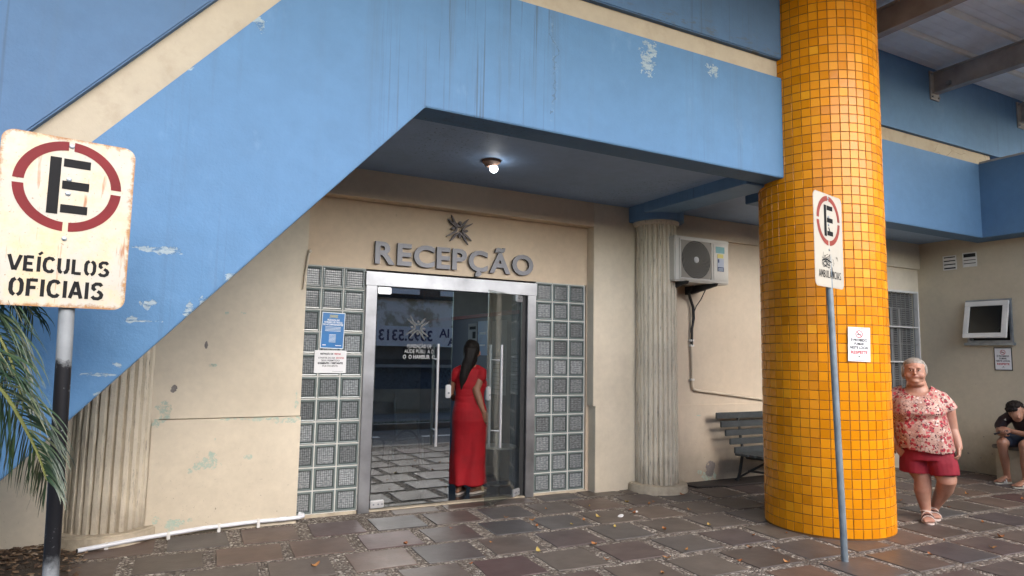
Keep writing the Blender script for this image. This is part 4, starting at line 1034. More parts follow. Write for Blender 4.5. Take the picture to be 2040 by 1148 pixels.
# ================================================================== PALM
def lerp3(P, t):
    n = len(P)-1; f = min(max(t, 0), .9999)*n; i = int(f); u = f-i
    p0, p1, p2, p3 = (Vector(P[max(i-1, 0)]), Vector(P[i]), Vector(P[i+1]), Vector(P[min(i+2, n)]))
    return .5*((2*p1)+(-p0+p2)*u+(2*p0-5*p1+4*p2-p3)*u*u+(-p0+3*p1-3*p2+p3)*u**3)
N = NT('palm_leaf')
rv = N.n('NewGeometry').outputs['Random Per Island']
c = N.ramp(rv, [(0, (.008, .022, .011)), (.5, (.020, .045, .020)), (.85, (.040, .070, .030)), (1, (.12, .12, .06))])
c = N.mix(1., c, N.maprange(N.noise(12, 4), .3, .7, .8, 1.2), 'MULTIPLY')
M_palm = N.done(c, .42)
M_rachis = simple('palm_midrib', (.16, .17, .05), .5, 0, .2)
PT = thing('palm_tree', 'palm with drooping feathery green fronds beside the rusty sign pole', 'palm tree', (-1.5, 3.5, 0))
b = MB(); b.tube([(0, 0, -.2), (.03, .01, .5), (.02, .0, 1.1), (0, 0, 1.75)], [.15, .12, .105, .12], 16); b.build('trunk', simple('palm_trunk_bark', (.14, .11, .08), .9, 0, .4, 14, .8, 20), PT, smooth=True)
r6 = random.Random(11)
def frond(P, nl, ll, drop=.5, tw=0):
    P = [tuple(Vector(p)-Vector((-1.5, 3.5, 0))) for p in P]
    b = MB(); pts = [lerp3(P, k/24) for k in range(25)]
    b.tube(pts, [.012*(1-.8*k/24)+.0015 for k in range(25)], 6); rc = b.build('frond', M_rachis, PT, smooth=True)
    b = MB()
    for k in range(nl):
        t = .32+.68*k/nl+r6.uniform(-.006, .006); p = lerp3(P, t); tg = (lerp3(P, min(t+.02, 1))-lerp3(P, t-.02)).normalized()
        up = Vector((0, 0, 1)); sd_ = tg.cross(up)
        if sd_.length < .1: sd_ = Vector((1, 0, 0))
        sd_.normalize(); nv = sd_.cross(tg); nv = nv if nv.z > 0 else -nv; sd_ = (sd_*math.cos(tw)+nv*math.sin(tw)).normalized()
        for s in (-1, 1):
            l = ll*(math.sin(min(t*1.15, 1)*math.pi*.93+.25)*.65+.42)*r6.uniform(.85, 1.12)
            d = (sd_*s*r6.uniform(.6, 1.0)+tg*r6.uniform(.55, 1.0)+up*r6.uniform(-.05, .25)+Vector((r6.uniform(-.12, .12), r6.uniform(-.2, .2), 0))).normalized()
            w = r6.uniform(.0030, .0046); pr = None; q = p.copy(); L = []; seg = 7
            dirv = d.copy()
            for j in range(seg+1):
                u = j/seg; wd = w*math.sin(math.pi*(.12+.88*u)**.8) if j < seg else .0004
                n_ = dirv.cross(up); n_ = n_.normalized() if n_.length > .05 else sd_
                n2 = (n_*.75+dirv.cross(n_)*.5*s).normalized()
                L.append((q-n2*wd, q+n2*wd))
                dirv = (dirv+Vector((0, 0, -1))*(drop*r6.uniform(.25, .42)*(.5+u))).normalized(); q = q+dirv*(l/seg)
            prev = None
            for (a, c2) in L:
                va, vb = b.bm.verts.new(a), b.bm.verts.new(c2)
                if prev: b.bm.faces.new([prev[0], prev[1], vb, va])
                prev = (va, vb)
    b.build('leaflets', M_palm, rc)
CR = (-1.48, 3.5, 1.78)
frond([CR, (-1.05, 3.34, 1.76), (-.74, 3.20, 1.50), (-.545, 3.08, 1.31), (-.42, 3.04, 1.10), (-.365, 3.02, .965)], 78, .36, .62, R(68))
frond([CR, (-1.15, 3.42, 1.98), (-.86, 3.38, 1.86), (-.68, 3.36, 1.62), (-.56, 3.34, 1.40), (-.50, 3.33, 1.2)], 74, .37, .72, R(60))
frond([CR, (-1.15, 3.36, 1.62), (-.90, 3.22, 1.42), (-.72, 3.05, 1.22), (-.64, 3.0, .98)], 60, .34, .62, R(50))
frond([CR, (-1.2, 3.6, 2.05), (-.92, 3.62, 1.98), (-.68, 3.62, 1.80), (-.54, 3.6, 1.60)], 60, .38, .75, R(55))
for a in (100, 140, 175, 205, 240, 275, 60):
    ca, sa = math.cos(R(a)), math.sin(R(a)); h_ = r6.uniform(-.1, .25)
    frond([CR, (CR[0]+.4*ca, CR[1]+.4*sa, 2.1+h_), (CR[0]+.8*ca, CR[1]+.8*sa, 2.05+h_), (CR[0]+1.1*ca, CR[1]+1.1*sa, 1.75+h_), (CR[0]+1.25*ca, CR[1]+1.25*sa, 1.4+h_)], 26, .4, .6)

# ================================================================== LEAVES AND LITTER
N = NT('dry_leaf'); oi = N.n('ObjectInfo').outputs['Random']
M_leaf = N.done(N.ramp(oi, [(0, (.30, .10, .03)), (.4, (.42, .20, .06)), (.7, (.22, .10, .05)), (1, (.40, .30, .08))]), .7)
def leaf_mesh(seed):
    r = random.Random(seed); b = MB(); n = 7; L = []
    for i in range(n+1):
        t = i/n; w = .013*math.sin(math.pi*t)**.8+.0008; y = (t-.5)*.055; z = .004+.012*abs(t-.5)**1.5*4*r.uniform(.5, 1.2)
        L.append(((-w, y, z+.008*r.uniform(.2, 1)), (0, y, z-.001), (w, y, z+.008*r.uniform(.2, 1))))
    for a, c in zip(L, L[1:]):
        for q in (0, 1): b.face([a[q], a[q+1], c[q+1], c[q]])
    bmesh.ops.remove_doubles(b.bm, verts=b.bm.verts, dist=1e-5)
    return b
protos = []
spots = [(3.83,4.51,1.2),(4.15,5.43,1.1),(3.9,5.0,1),(3.35,4.97,1),(3.45,4.72,.8),(2.97,5.15,1),(2.92,5.05,1),(3.0,4.35,1.1),(3.22,4.9,.7),(3.6,5.1,1),(4.3,5.3,1),(4.05,5.15,.8),(4.55,4.9,1),(4.28,4.42,.9),
 (2.55,4.42,1.1),(2.9,4.0,1),(3.35,3.85,.9),(3.62,3.95,.9),(4.1,3.75,1.2),(4.2,3.72,1.1),(4.0,3.4,1),(3.75,3.6,.8),(4.4,4.0,.8),(4.75,4.0,.6),(1.72,4.95,1.1),(1.0,4.72,1.1),(2.2,5.2,.7),(2.75,5.4,.7),(3.3,5.55,.7),
 (6.7,3.5,.8),(6.3,3.1,1),(7.1,4.0,.8),(7.9,4.3,.9),(5.2,3.1,.9),(5.9,3.0,1),(7.3,2.9,1.2),(7.0,4.9,.8),(5.1,5.2,.9),(4.9,5.5,.9),(6.9,4.4,.7),(5.7,3.3,.7),(8.2,3.9,.9),(2.0,4.3,.7),(3.1,3.6,.8),(2.3,4.75,.5),(3.7,5.5,.6),(4.5,5.35,.6)]
for i, (x, y, s) in enumerate(spots):
    if i < 5:
        o = leaf_mesh(i).build('fallen_leaf', M_leaf); o.data.shade_smooth(); protos.append(o)
    else: o = protos[i % 5].copy(); COL.objects.link(o)
    o.location = (x+rnd.uniform(-.05, .05), y+rnd.uniform(-.05, .05), .002); o.rotation_euler = (rnd.uniform(-.15, .15), rnd.uniform(-.15, .15), rnd.uniform(0, 6.28)); o.scale = (s*rnd.uniform(.8, 1.2),)*3
    tag(o, 'small dry brown leaf fallen on the stone paving', 'leaf', 'fallen leaves on the paving')
for (x, y, s), lb in (((3.78, 5.02, 1.4), 'larger scrap of white paper on the paving near the fluted column'), ((4.02, 5.10, .9), 'smaller scrap of white paper on the paving near the fluted column'), ((6.35, 5.25, .8), 'white scrap on the paving beside the yellow pillar by the bench')):
    b = MB(); r = random.Random(int(x*10)); P = [(math.cos(k)*.028*r.uniform(.6, 1.2), math.sin(k)*.018*r.uniform(.6, 1.2)) for k in [i*.7 for i in range(9)]]; b.prism(P, .003, .008, 'z')
    o = b.build('paper_scrap', M_paper); o.location = (x, y, 0); o.scale = (s, s, s); o.rotation_euler = (.05, .1, x); tag(o, lb, 'litter')
b = MB(); r7 = random.Random(5)
for k in range(900):
    x = r7.uniform(-1.6, -.40); y = r7.uniform(4.6, 5.98); 
    if r7.random() < .5: y = 5.98-abs(r7.gauss(0, .25))
    a = r7.uniform(0, 6.28); s = r7.uniform(.012, .034); tl = r7.uniform(-.5, .5); z = .006+r7.uniform(0, .018)
    if (x+.33)**2+(y-6.1)**2 < .15: continue
    M_ = T((x, y, z)) @ RZ(a) @ Matrix.Rotation(tl, 4, 'X')
    pts = [M_ @ Vector(p) for p in ((-s, 0, 0), (-s*.3, s*.45, .003), (s*.5, s*.35, 0), (s, 0, .004), (s*.4, -s*.4, 0), (-s*.4, -s*.4, .004))]; b.face(pts)
N = NT('litter_leaves'); rv = N.n('NewGeometry').outputs['Random Per Island']
o = b.build('leaf_litter', N.done(N.ramp(rv, [(0, (.05, .03, .02)), (.5, (.14, .085, .05)), (.85, (.26, .17, .10)), (1, (.34, .27, .2))]), .8)); tag(o, 'dead leaves heaped on the damp soil under the palm', 'leaf litter', kind='stuff')

# ================================================================== PEOPLE
def skin_mat(name, base, shade):
    N = NT(name); c = N.mix(N.maprange(N.noise(11, 5, .65), .32, .68, 0, .85), base, shade); c = N.mix(N.math('MULTIPLY', N.maprange(N.noise(70, 3, .7), .62, .7), .3), c, shade)
    return N.done(c, .5, N.bump(N.noise(60, 3), .06, .003), Subsurface_Weight=.08, Subsurface_Radius=(.02, .008, .004))
M_skinA = skin_mat('light_tan_skin', (.43, .245, .175), (.36, .165, .11))
M_skinB = skin_mat('brown_skin', (.34, .165, .10), (.26, .115, .07))
M_skinC = skin_mat('boy_skin', (.36, .19, .125), (.29, .13, .08))
def cloth(name, base, rough=.75, scale=8, bm=.35):
    N = NT(name); c = N.mix(1., base, N.maprange(N.noise(scale, 4), .3, .7, .82, 1.15), 'MULTIPLY')
    return N.done(c, rough, N.bump(N.math('ADD', N.noise(7, 4, .6), N.math('MULTIPLY', N.noise(160, 2), .15)), bm, .02))
M_dress = cloth('red_jersey', (.36, .003, .009), .8); M_shorts = cloth('crimson_cotton', (.23, .006, .020))
M_navy = cloth('navy_denim', (.010, .016, .032)); M_jersey = cloth('dark_maroon_jersey', (.025, .009, .012), .6)
def solid(pieces, voxel, name, mats, parent, M=None, smooth=5, noise_amp=0, noise_sc=8, cut=None):
    """union of overlapping closed pieces grown into ONE continuous skin"""
    b = MB()
    for p in pieces: p(b)
    bmesh.ops.recalc_face_normals(b.bm, faces=b.bm.faces)
    me = bpy.data.meshes.new('t'); b.bm.to_mesh(me); b.bm.free(); o = bpy.data.objects.new('t', me); COL.objects.link(o)
    md = o.modifiers.new('r', 'REMESH'); md.mode = 'VOXEL'; md.voxel_size = voxel
    ms = o.modifiers.new('s', 'SMOOTH'); ms.factor = .5; ms.iterations = smooth
    bpy.context.view_layer.update()
    m2 = bpy.data.meshes.new_from_object(o.evaluated_get(bpy.context.evaluated_depsgraph_get()))
    bpy.data.objects.remove(o); bpy.data.meshes.remove(me)
    if noise_amp:
        nm = [v.normal.copy() for v in m2.vertices]
        for v, n in zip(m2.vertices, nm):
            q = v.co; d = mnoise.noise(Vector((q.x*noise_sc, q.y*noise_sc, q.z*noise_sc*.45)))
            v.co = q+n*d*noise_amp
    if cut:
        bm = bmesh.new(); bm.from_mesh(m2); bmesh.ops.delete(bm, geom=[v for v in bm.verts if cut(v.co)], context='VERTS'); bm.to_mesh(m2); bm.free()
    if M: m2.transform(M)
    m2.materials.clear(); m2.materials.append(mats); m2.shade_smooth(); m2.name = name
    o = bpy.data.objects.new(name, m2); COL.objects.link(o)
    if parent: o.parent = parent
    return o
def limb(pts, rad, n=22, ref=None):
    def f(b):
        b.tube(pts, rad, n, ref)
        r0 = rad[0] if hasattr(rad, '__len__') else rad; r1 = rad[-1] if hasattr(rad, '__len__') else rad
        for p, r in ((pts[0], r0), (pts[-1], r1)):
            if not hasattr(r, '__len__'): b.ball(p, r*.97, 12, 8)
    return f
def ball(c, r): return lambda b: b.ball(c, r, 16, 12)
def hand(w, d, nrm, side, curl=.5, sc=1.):
    """palm + five fingers; w wrist, d pointing along the hand, nrm out of the back of the hand, side towards the thumb"""
    w, d, nrm = Vector(w), Vector(d).normalized(), Vector(nrm); nrm = (nrm-d*nrm.dot(d)).normalized(); sd_ = d.cross(nrm)*side
    P = []
    def palm(b):
        rs = []
        for t, hw, hh in ((-.01, .022, .017), (.02, .030, .015), (.05, .038, .014), (.078, .038, .012), (.086, .030, .009)):
            c = w+d*t*sc; rs.append([c+sd_*(math.cos(a)*hw*sc)+nrm*(math.sin(a)*hh*sc) for a in [2*math.pi*k/14 for k in range(14)]])
        b.rings(rs)
    P.append(palm)
    for i, (o, l) in enumerate(((.029, .072), (.010, .080), (-.010, .074), (-.028, .058))):
        p = w+d*.076*sc+sd_*o*sc; dd = d.copy(); pts = [p]; 
        for j, fr in enumerate((.45, .32, .23)):
            a = curl*(.35+.5*j)+.05*i; dd = (d*math.cos(a)-nrm*math.sin(a)+sd_*o*1.2).normalized(); p = p+dd*l*fr*sc; pts.append(p)
        P.append(limb(pts, [.0095*sc, .0088*sc, .0078*sc, .0065*sc], 8))
    t0 = w+d*.025*sc+sd_*.028*sc; t1 = t0+(d*.55+sd_*.75-nrm*.2).normalized()*.038*sc; t2 = t1+(d*.85+sd_*.25-nrm*.35*curl).normalized()*.032*sc
    P.append(limb([t0, t1, t2], [.013*sc, .011*sc, .008*sc], 8))
    return P
def foot(ank, d, L=.235, w=.042):
    ank = Vector(ank); d = Vector(d); d.z = 0; d.normalize(); s = Vector((-d.y, d.x, 0)); z0 = .018
    heel = Vector((ank.x, ank.y, 0))-d*.055
    def f(b):
        rs = []
        for t, hw, h in ((0, .018, .03), (.03, .030, .055), (.08, .034, .085), (.13, .036, .065), (.17, .042, .045), (.20, .042, .032), (.225, .034, .022)):
            t *= L/.235; rs.append([heel+d*t+s*(math.cos(a)*hw*w/.042)+Vector((0, 0, z0+h/2+math.sin(a)*h/2)) for a in [2*math.pi*k/14 for k in range(14)]])
        b.rings(rs)
    P = [f]
    for i in range(5):
        o = (-.030+.0155*i)*w/.042; tl = L-.018+(.012-.007*i if True else 0); p = heel+d*(L*.90)+s*o+Vector((0, 0, z0+.013)); q = heel+d*tl+s*o+Vector((0, 0, z0+.009))
        P.append(limb([p, q], [.0095 if i else .013, .0085 if i else .011], 8))
    return P, heel, d, s
def sandal(name, parent, heel, d, s, L, mats, M, straps):
    b = MB(); pts = []
    for k in range(24):
        a = 2*math.pi*k/24; t = (1-math.cos(a))/2; wdt = .030+.017*t*(1 if True else 0)
        pts.append(Vector(heel)+d*(t*(L+.028)-.012)+s*(math.sin(a)*(wdt+.004)))
    b.rings([[(p.x, p.y, z) for p in pts] for z in (.001, .016)]); bmesh.ops.transform(b.bm, matrix=M, verts=b.bm.verts); o = b.build(name, mats[0], parent, bevel=.002)
    for m_, (t, hgt, hw, wd) in straps:
        b = MB(); P = []
        c = Vector(heel)+d*t
        for k in range(13):
            a = math.pi*k/12; P.append(c+s*(math.cos(a)*hw)+Vector((0, 0, .014+math.sin(a)*hgt)))
        b.tube(P, [(wd, .004)]*13, 8, ref=tuple(d)); bmesh.ops.transform(b.bm, matrix=M, verts=b.bm.verts); b.build('strap', m_, o, smooth=True)
    return o
def frame(origin, az):
    """local x = picture right seen from the camera, y = away from it"""
    d = Vector((math.sin(R(az)), math.cos(R(az)), 0)); r = Vector((math.cos(R(az)), -math.sin(R(az)), 0))
    M = Matrix((r, d, Vector((0, 0, 1)))).transposed().to_4x4(); M.translation = Vector(origin); return M
def face(parent, c, rx, ry, rz, rot, M, skin_dark, brow, lip, size=1., frown=0):
    """features on a head centred c (facing -y before rot)"""
    H = M @ T(c) @ rot
    def put(b, name, m_, **k): bmesh.ops.transform(b.bm, matrix=H, verts=b.bm.verts); return b.build(name, m_, parent, **k)
    for s in (-1, 1):
        b = MB(); b.ball((s*.030*size, -ry*.90, .005*size), (.0125*size, .006*size, .0055*size), 12, 8); put(b, 'eye', M_white if False else EYE, smooth='all')
        b = MB(); b.ball((s*.030*size, -ry*.90-.0045*size, .005*size), (.0052*size, .0025*size, .0052*size), 10, 6); put(b, 'iris', IRIS, smooth='all')
        b = MB(); b.tube([(s*.014*size, -ry*.945, (.019-frown*.006)*size), (s*.032*size, -ry*.93, .025*size), (s*.047*size, -ry*.80, .019*size)], [(.0018*size, .0015*size), (.0022*size, .0015*size), (.001*size, .001*size)], 6); put(b, 'eyebrow', brow, smooth=True)
        b = MB(); b.tube([(s*.017*size, -ry*.955, .0115*size), (s*.030*size, -ry*.985, .0135*size), (s*.044*size, -ry*.86, .009*size)], .0022*size, 6); put(b, 'eyelid', skin_dark, smooth=True)
    b = MB(); b.tube([(-.023*size, -ry*.90, -.052*size+(-.004)*frown*size), (0, -ry*.985, -.047*size), (.023*size, -ry*.90, -.052*size+(-.004)*frown*size)], [(.0015, .0015), (.0036*size, .003*size), (.0015, .0015)], 8); put(b, 'mouth', lip, smooth=True)
EYE = simple('eye_white', (.55, .5, .46), .3); IRIS = simple('dark_iris', (.03, .018, .012), .2)

# ---------------- woman in the floral blouse
O1 = (6.305, 3.745, 0); M1 = frame(O1, 59.0) @ Matrix.Diagonal((1.09, 1.04, 1.0, 1.0))
t = thing('person', 'woman with grey hair in floral blouse and crimson shorts leaning at the yellow pillar', 'person', (0, 0, 0))
f1, h1, d1, s1_ = foot((-.005, .0, 0), (.12, -1, 0), .225, .044)
f2, h2, d2, s2_ = foot((.045, .20, 0), (.10, -1, 0), .225, .044)
hc = (-.045, -.035, 1.370)
pcs = [lambda b: b.rings([[ (hc[0]+math.cos(a)*rx, hc[1]+oy+math.sin(a)*ry, hc[2]+dz) for a in [2*math.pi*k/20 for k in range(20)]] for dz, rx, ry, oy in
        ((-.122, .026, .024, -.040), (-.112, .046, .046, -.034), (-.095, .062, .066, -.020), (-.07, .074, .080, -.010), (-.04, .081, .090, -.004), (-.01, .083, .097, 0), (.02, .081, .099, .004), (.05, .077, .097, .006), (.08, .066, .084, .010), (.10, .046, .060, .012), (.112, .02, .028, .014))]),
  ball((hc[0]-.082, hc[1]+.012, hc[2]-.012), (.012, .018, .030)), ball((hc[0]+.082, hc[1]+.012, hc[2]-.012), (.012, .018, .030)),
  lambda b: b.tube([(hc[0], hc[1]-.100, hc[2]+.018), (hc[0]+.002, hc[1]-.116, hc[2]-.008), (hc[0]+.003, hc[1]-.122, hc[2]-.025), (hc[0]+.002, hc[1]-.100, hc[2]-.032)], [.006, .009, .0125, .007], 8),
  ball((hc[0]-.040, hc[1]-.062, hc[2]-.045), (.032, .030, .030)), ball((hc[0]+.042, hc[1]-.062, hc[2]-.045), (.032, .030, .030)),
  ball((hc[0]+.002, hc[1]-.072, hc[2]-.094), (.030, .024, .022)), ball((hc[0]+.004, hc[1]-.015, hc[2]-.118), (.066, .062, .036)), ball((hc[0]+.002, hc[1]-.082, hc[2]-.052), (.030, .020, .014)),
  ball((hc[0]-.026, hc[1]-.088, hc[2]+.028), (.024, .012, .009)), ball((hc[0]+.026, hc[1]-.088, hc[2]+.028), (.024, .012, .009)),
  limb([(-.04, .0, 1.31), (-.035, .015, 1.22), (-.03, .02, 1.12)], [(.064, .064), (.082, .088), (.14, .12)], 24, (1, 0, 0)),
  limb([(-.03, .02, 1.20), (-.03, .02, 1.14), (-.03, .01, 1.0), (-.02, .0, .85), (.0, .01, .68), (.02, .02, .60)], [(.10, .08), (.17, .12), (.19, .15), (.19, .15), (.17, .13), (.13, .10)], 22, (1, 0, 0)),
  limb([(-.185, .02, 1.13), (-.255, .01, 1.0), (-.262, .035, .87), (-.248, .02, .80)], [.062, .060, .052, .045]), limb([(-.25, .02, .82), (-.235, -.02, .76), (-.205, -.04, .69)], [.044, .038, .028]),
  limb([(.13, .02, 1.12), (.185, .03, 1.0), (.205, .05, .88), (.215, .05, .82)], [.060, .056, .046, .040]), limb([(.21, .05, .84), (.235, .01, .75), (.248, -.02, .685)], [.042, .036, .026]),
  limb([(-.06, .02, .56), (-.045, .01, .45), (-.022, .0, .365), (-.025, .01, .27), (-.018, .018, .17), (-.006, .012, .08), (-.005, .0, .045)], [.105, .088, .064, .066, .050, .036, .036]),
  limb([(.11, .04, .56), (.135, .0, .46), (.150, -.02, .38), (.132, .06, .29), (.098, .13, .20), (.06, .185, .10), (.045, .20, .05)], [.108, .092, .072, .066, .052, .036, .034])]
pcs += hand((-.207, -.04, .69), (.35, -.35, -.85), (-.6, -.6, .1), 1, .9) + hand((.248, -.02, .69), (-.05, -.25, -1), (.9, -.1, .1), -1, 1.3) + f1 + f2
solid(pcs, .0055, 'body', M_skinA, t, M1, 5)
N = NT('grey_hair'); st = N.noise(1, 5, .7, N.scaled((40, 40, 160)))
M_hairG = N.done(N.mix(st, (.12, .10, .08), (.42, .39, .35)), .5, N.bump(st, .6, .004))
hp = [ball((hc[0], hc[1]+.030, hc[2]+.038), (.088, .090, .088)), ball((hc[0]-.002, hc[1]+.010, hc[2]+.070), (.078, .088, .052)), ball((hc[0]-.03, hc[1]+.085, hc[2]-.02), (.05, .04, .05)),
      ball((hc[0]-.080, hc[1]+.012, hc[2]+.002), (.018, .052, .060)), ball((hc[0]+.080, hc[1]+.016, hc[2]+.012), (.016, .05, .055)), limb([(hc[0]-.086, hc[1]-.005, hc[2]-.0), (hc[0]-.090, hc[1]+.005, hc[2]-.05), (hc[0]-.082, hc[1]+.01, hc[2]-.085)], [.013, .012, .004], 10), limb([(hc[0]+.084, hc[1]+.0, hc[2]-.0), (hc[0]+.083, hc[1]+.01, hc[2]-.05)], [.010, .004], 10)]
solid(hp, .005, 'hair', M_hairG, t, M1, 3, .003, 40)
face(t, hc, .08, .104, .12, Matrix.Identity(4), M1, M_skinB, simple('grey_brow', (.12, .08, .06), .7), simple('pale_lips', (.36, .13, .10), .5), 1.0, 1)
# blouse
N = NT('floral_print')
o = N.obj(); wv = N.vm('ADD', o, N.vm('MULTIPLY', N.noise(30, 3, out=1), (.03, .03, .03)))
c = N.mix(N.maprange(N.noise(10, 3), .4, .6), (.38, .20, .16), (.54, .38, .32))
v1 = N.n('TexVoronoi', {'Vector': wv, 'Scale': 27}); c = N.mix(N.math('MULTIPLY', N.math('LESS_THAN', v1.outputs[0], .46), N.math('LESS_THAN', N.n('SeparateColor', {0: v1.outputs['Color']}).outputs[0], .62)), c, N.mix(N.n('SeparateColor', {0: v1.outputs['Color']}).outputs[1], (.30, .012, .03), (.46, .07, .08)))
v2 = N.n('TexVoronoi', {'Vector': N.vm('ADD', o, (3.3, 1.2, .4)), 'Scale': 46}); c = N.mix(N.math('MULTIPLY', N.math('LESS_THAN', v2.outputs[0], .34), N.math('LESS_THAN', N.n('SeparateColor', {0: v2.outputs['Color']}).outputs[0], .5)), c, (.09, .015, .03))
v3 = N.n('TexVoronoi', {'Vector': wv, 'Scale': 36}, feature='DISTANCE_TO_EDGE').outputs[0]; c = N.mix(N.math('MULTIPLY', N.math('LESS_THAN', v3, .035), N.math('GREATER_THAN', N.noise(20, 2), .48)), c, (.10, .05, .045))
v4 = N.n('TexVoronoi', {'Vector': N.vm('ADD', wv, (1.3, 4.2, 2.4)), 'Scale': 33}); c = N.mix(N.math('MULTIPLY', N.math('LESS_THAN', v4.outputs[0], .33), N.math('LESS_THAN', N.n('SeparateColor', {0: v4.outputs['Color']}).outputs[0], .38)), c, N.mix(N.n('SeparateColor', {0: v4.outputs['Color']}).outputs[1], (.20, .10, .08), (.70, .62, .58)))
M_floral = N.done(c, .75, N.bump(N.noise(9, 4), .35, .02))
sh = [limb([(-.035, .02, 1.235), (-.035, .02, 1.20), (-.035, .015, 1.14), (-.035, -.01, 1.06), (-.035, -.03, .985), (-.032, -.01, .945), (-.02, -.01, .90), (-.005, -.02, .80), (.008, -.01, .70), (.015, .0, .635)],
       [(.10, .075), (.135, .095), (.185, .13), (.205, .165), (.21, .185), (.205, .165), (.205, .175), (.21, .19), (.213, .185), (.218, .18)], 26, (1, 0, 0)),
      limb([(-.12, .02, 1.19), (-.20, .02, 1.135), (-.262, .015, 1.07), (-.285, .015, 1.02)], [(.05, .06), (.066, .078), (.066, .080), (.068, .082)], 16, (0, 0, 1)),
      limb([(.05, .02, 1.19), (.125, .02, 1.13), (.175, .03, 1.06), (.20, .035, 1.01)], [(.05, .06), (.064, .078), (.064, .076), (.064, .078)], 16, (0, 0, 1))]
nk = Vector((-.035, -.10, 1.265))
def blcut(v):
    if v.z < .640+(.02-(v.x+.2)*.10)+.0: return True
    q = v-nk; return (q.x/.118)**2+(q.y/.17)**2+(q.z/.125)**2 < 1 or (abs(v.x+.04) < .10 and v.z > 1.21 and v.y > -.2)
bl = solid(sh, .008, 'blouse', M_floral, t, None, 3, .010, 11, blcut)
bl.data.transform(M1)
def short_fn(xs):
    return limb(*xs)
shp = [limb([(.0, .01, .72), (.01, .01, .64), (.015, .01, .56)], [(.185, .15), (.20, .16), (.195, .155)], 24, (1, 0, 0)),
       limb([(-.07, .01, .62), (-.075, .005, .52), (-.075, .0, .425)], [(.12, .13), (.115, .12), (.112, .105)], 20, (1, 0, 0)), limb([(.105, .01, .62), (.125, -.01, .52), (.138, -.02, .425)], [(.12, .13), (.115, .12), (.108, .105)], 20, (1, 0, 0))]
sc_ = solid(shp, .008, 'shorts', M_shorts, t, None, 3, .010, 12, lambda v: v.z < .435-(.02 if v.x > .03 else 0)+abs(v.x-.03)*-.02); sc_.data.transform(M1)
M_strapW = simple('cream_strap', (.62, .52, .46), .5); M_strapK = simple('dark_strap', (.04, .015, .02), .5)
for hl, dd, ss in ((h1, d1, s1_), (h2, d2, s2_)):
    sandal('sandal', t, hl, dd, ss, .225, (M_strapW,), M1, [(M_strapK, (.150, .068, .050, .008)), (M_strapW, (.172, .054, .050, .005)), (M_strapW, (.110, .082, .044, .005))])
for cx_, cy_, zz in ((-.005, .0, .085), (.045, .20, .085)):
    b = MB(); b.tube([(cx_+math.cos(k*math.pi/9)*.043, cy_+math.sin(k*math.pi/9)*.045, zz-.012*math.sin(k*math.pi/9)) for k in range(19)], .0045, 6); bmesh.ops.transform(b.bm, matrix=M1, verts=b.bm.verts); b.build('ankle_strap', M_strapW, t, smooth=True)

# ---------------- woman in the red dress, seen from behind
O2 = (2.845, 6.40, .012); M2 = frame(O2, 24.0)
t = thing('person', 'woman in a long red dress with long black hair going in through the glass door', 'person', (0, 0, 0))
f1, h1, d1, s1_ = foot((-.085, .0, 0), (.30, 1, 0), .235, .04); f2, h2, d2, s2_ = foot((.075, .04, 0), (.75, .9, 0), .235, .04)
hc = (.02, .03, 1.475)
pcs = [ball((hc[0], hc[1], hc[2]), (.078, .096, .11)), ball((hc[0]+.012, hc[1]+.05, hc[2]-.05), (.055, .055, .06)), ball((hc[0]+.082, hc[1]+.0, hc[2]-.02), (.010, .018, .03)),
  limb([(.02, .01, 1.42), (.01, .0, 1.33), (.0, .0, 1.27)], [(.052, .055), (.055, .058), (.10, .07)], 16, (1, 0, 0)),
  limb([(.0, 0, 1.33), (.0, .0, 1.28), (.0, .0, 1.15), (.0, .0, 1.0), (.01, 0, .85), (.01, .01, .7)], [(.06, .05), (.13, .075), (.135, .10), (.125, .10), (.15, .12), (.14, .12)], 20, (1, 0, 0)),
  limb([(.110, -.01, 1.255), (.100, -.055, 1.17), (.070, -.10, 1.07)], [.046, .048, .042]), limb([(.070, -.10, 1.08), (.105, -.12, .98), (.140, -.13, .88), (.148, -.13, .86)], [.043, .038, .027, .025]),
  limb([(-.115, .0, 1.255), (-.175, .04, 1.15), (-.20, .06, 1.03), (-.17, .2, .97)], [.045, .046, .04, .03]),
  limb([(-.085, .01, .72), (-.085, .02, .45), (-.085, .015, .25), (-.085, .0, .06)], [.085, .062, .052, .036]), limb([(.085, .02, .72), (.08, .04, .45), (.078, .04, .25), (.075, .04, .06)], [.085, .062, .052, .036])]
pcs += hand((.148, -.130, .865), (.42, -.05, -.9), (-.3, -1, -.1), 1, .6) + hand((-.17, .2, .97), (.2, 1, -.1), (0, 0, 1), 1, .5) + f1 + f2
solid(pcs, .006, 'body', M_skinB, t, M2, 3)
N = NT('black_hair'); st = N.noise(1, 5, .7, N.scaled((90, 90, 6)))
M_hairB = N.done(N.mix(st, (.005, .004, .004), (.020, .014, .012)), .6, N.bump(st, .7, .006), Specular_IOR_Level=.2)
hp = [ball((hc[0]-.004, hc[1]-.012, hc[2]+.018), (.090, .100, .106)), limb([(.005, -.055, 1.50), (-.005, -.085, 1.40), (-.035, -.105, 1.30), (-.060, -.110, 1.20), (-.075, -.105, 1.13), (-.080, -.10, 1.07)], [(.080, .055), (.066, .048), (.058, .035), (.044, .028), (.026, .018), (.006, .005)], 16, (1, 0, 0)),
      limb([(.04, -.02, 1.47), (.045, -.05, 1.38), (.01, -.09, 1.30)], [.045, .035, .02])]
solid(hp, .006, 'hair', M_hairB, t, M2, 3, .008, 22)
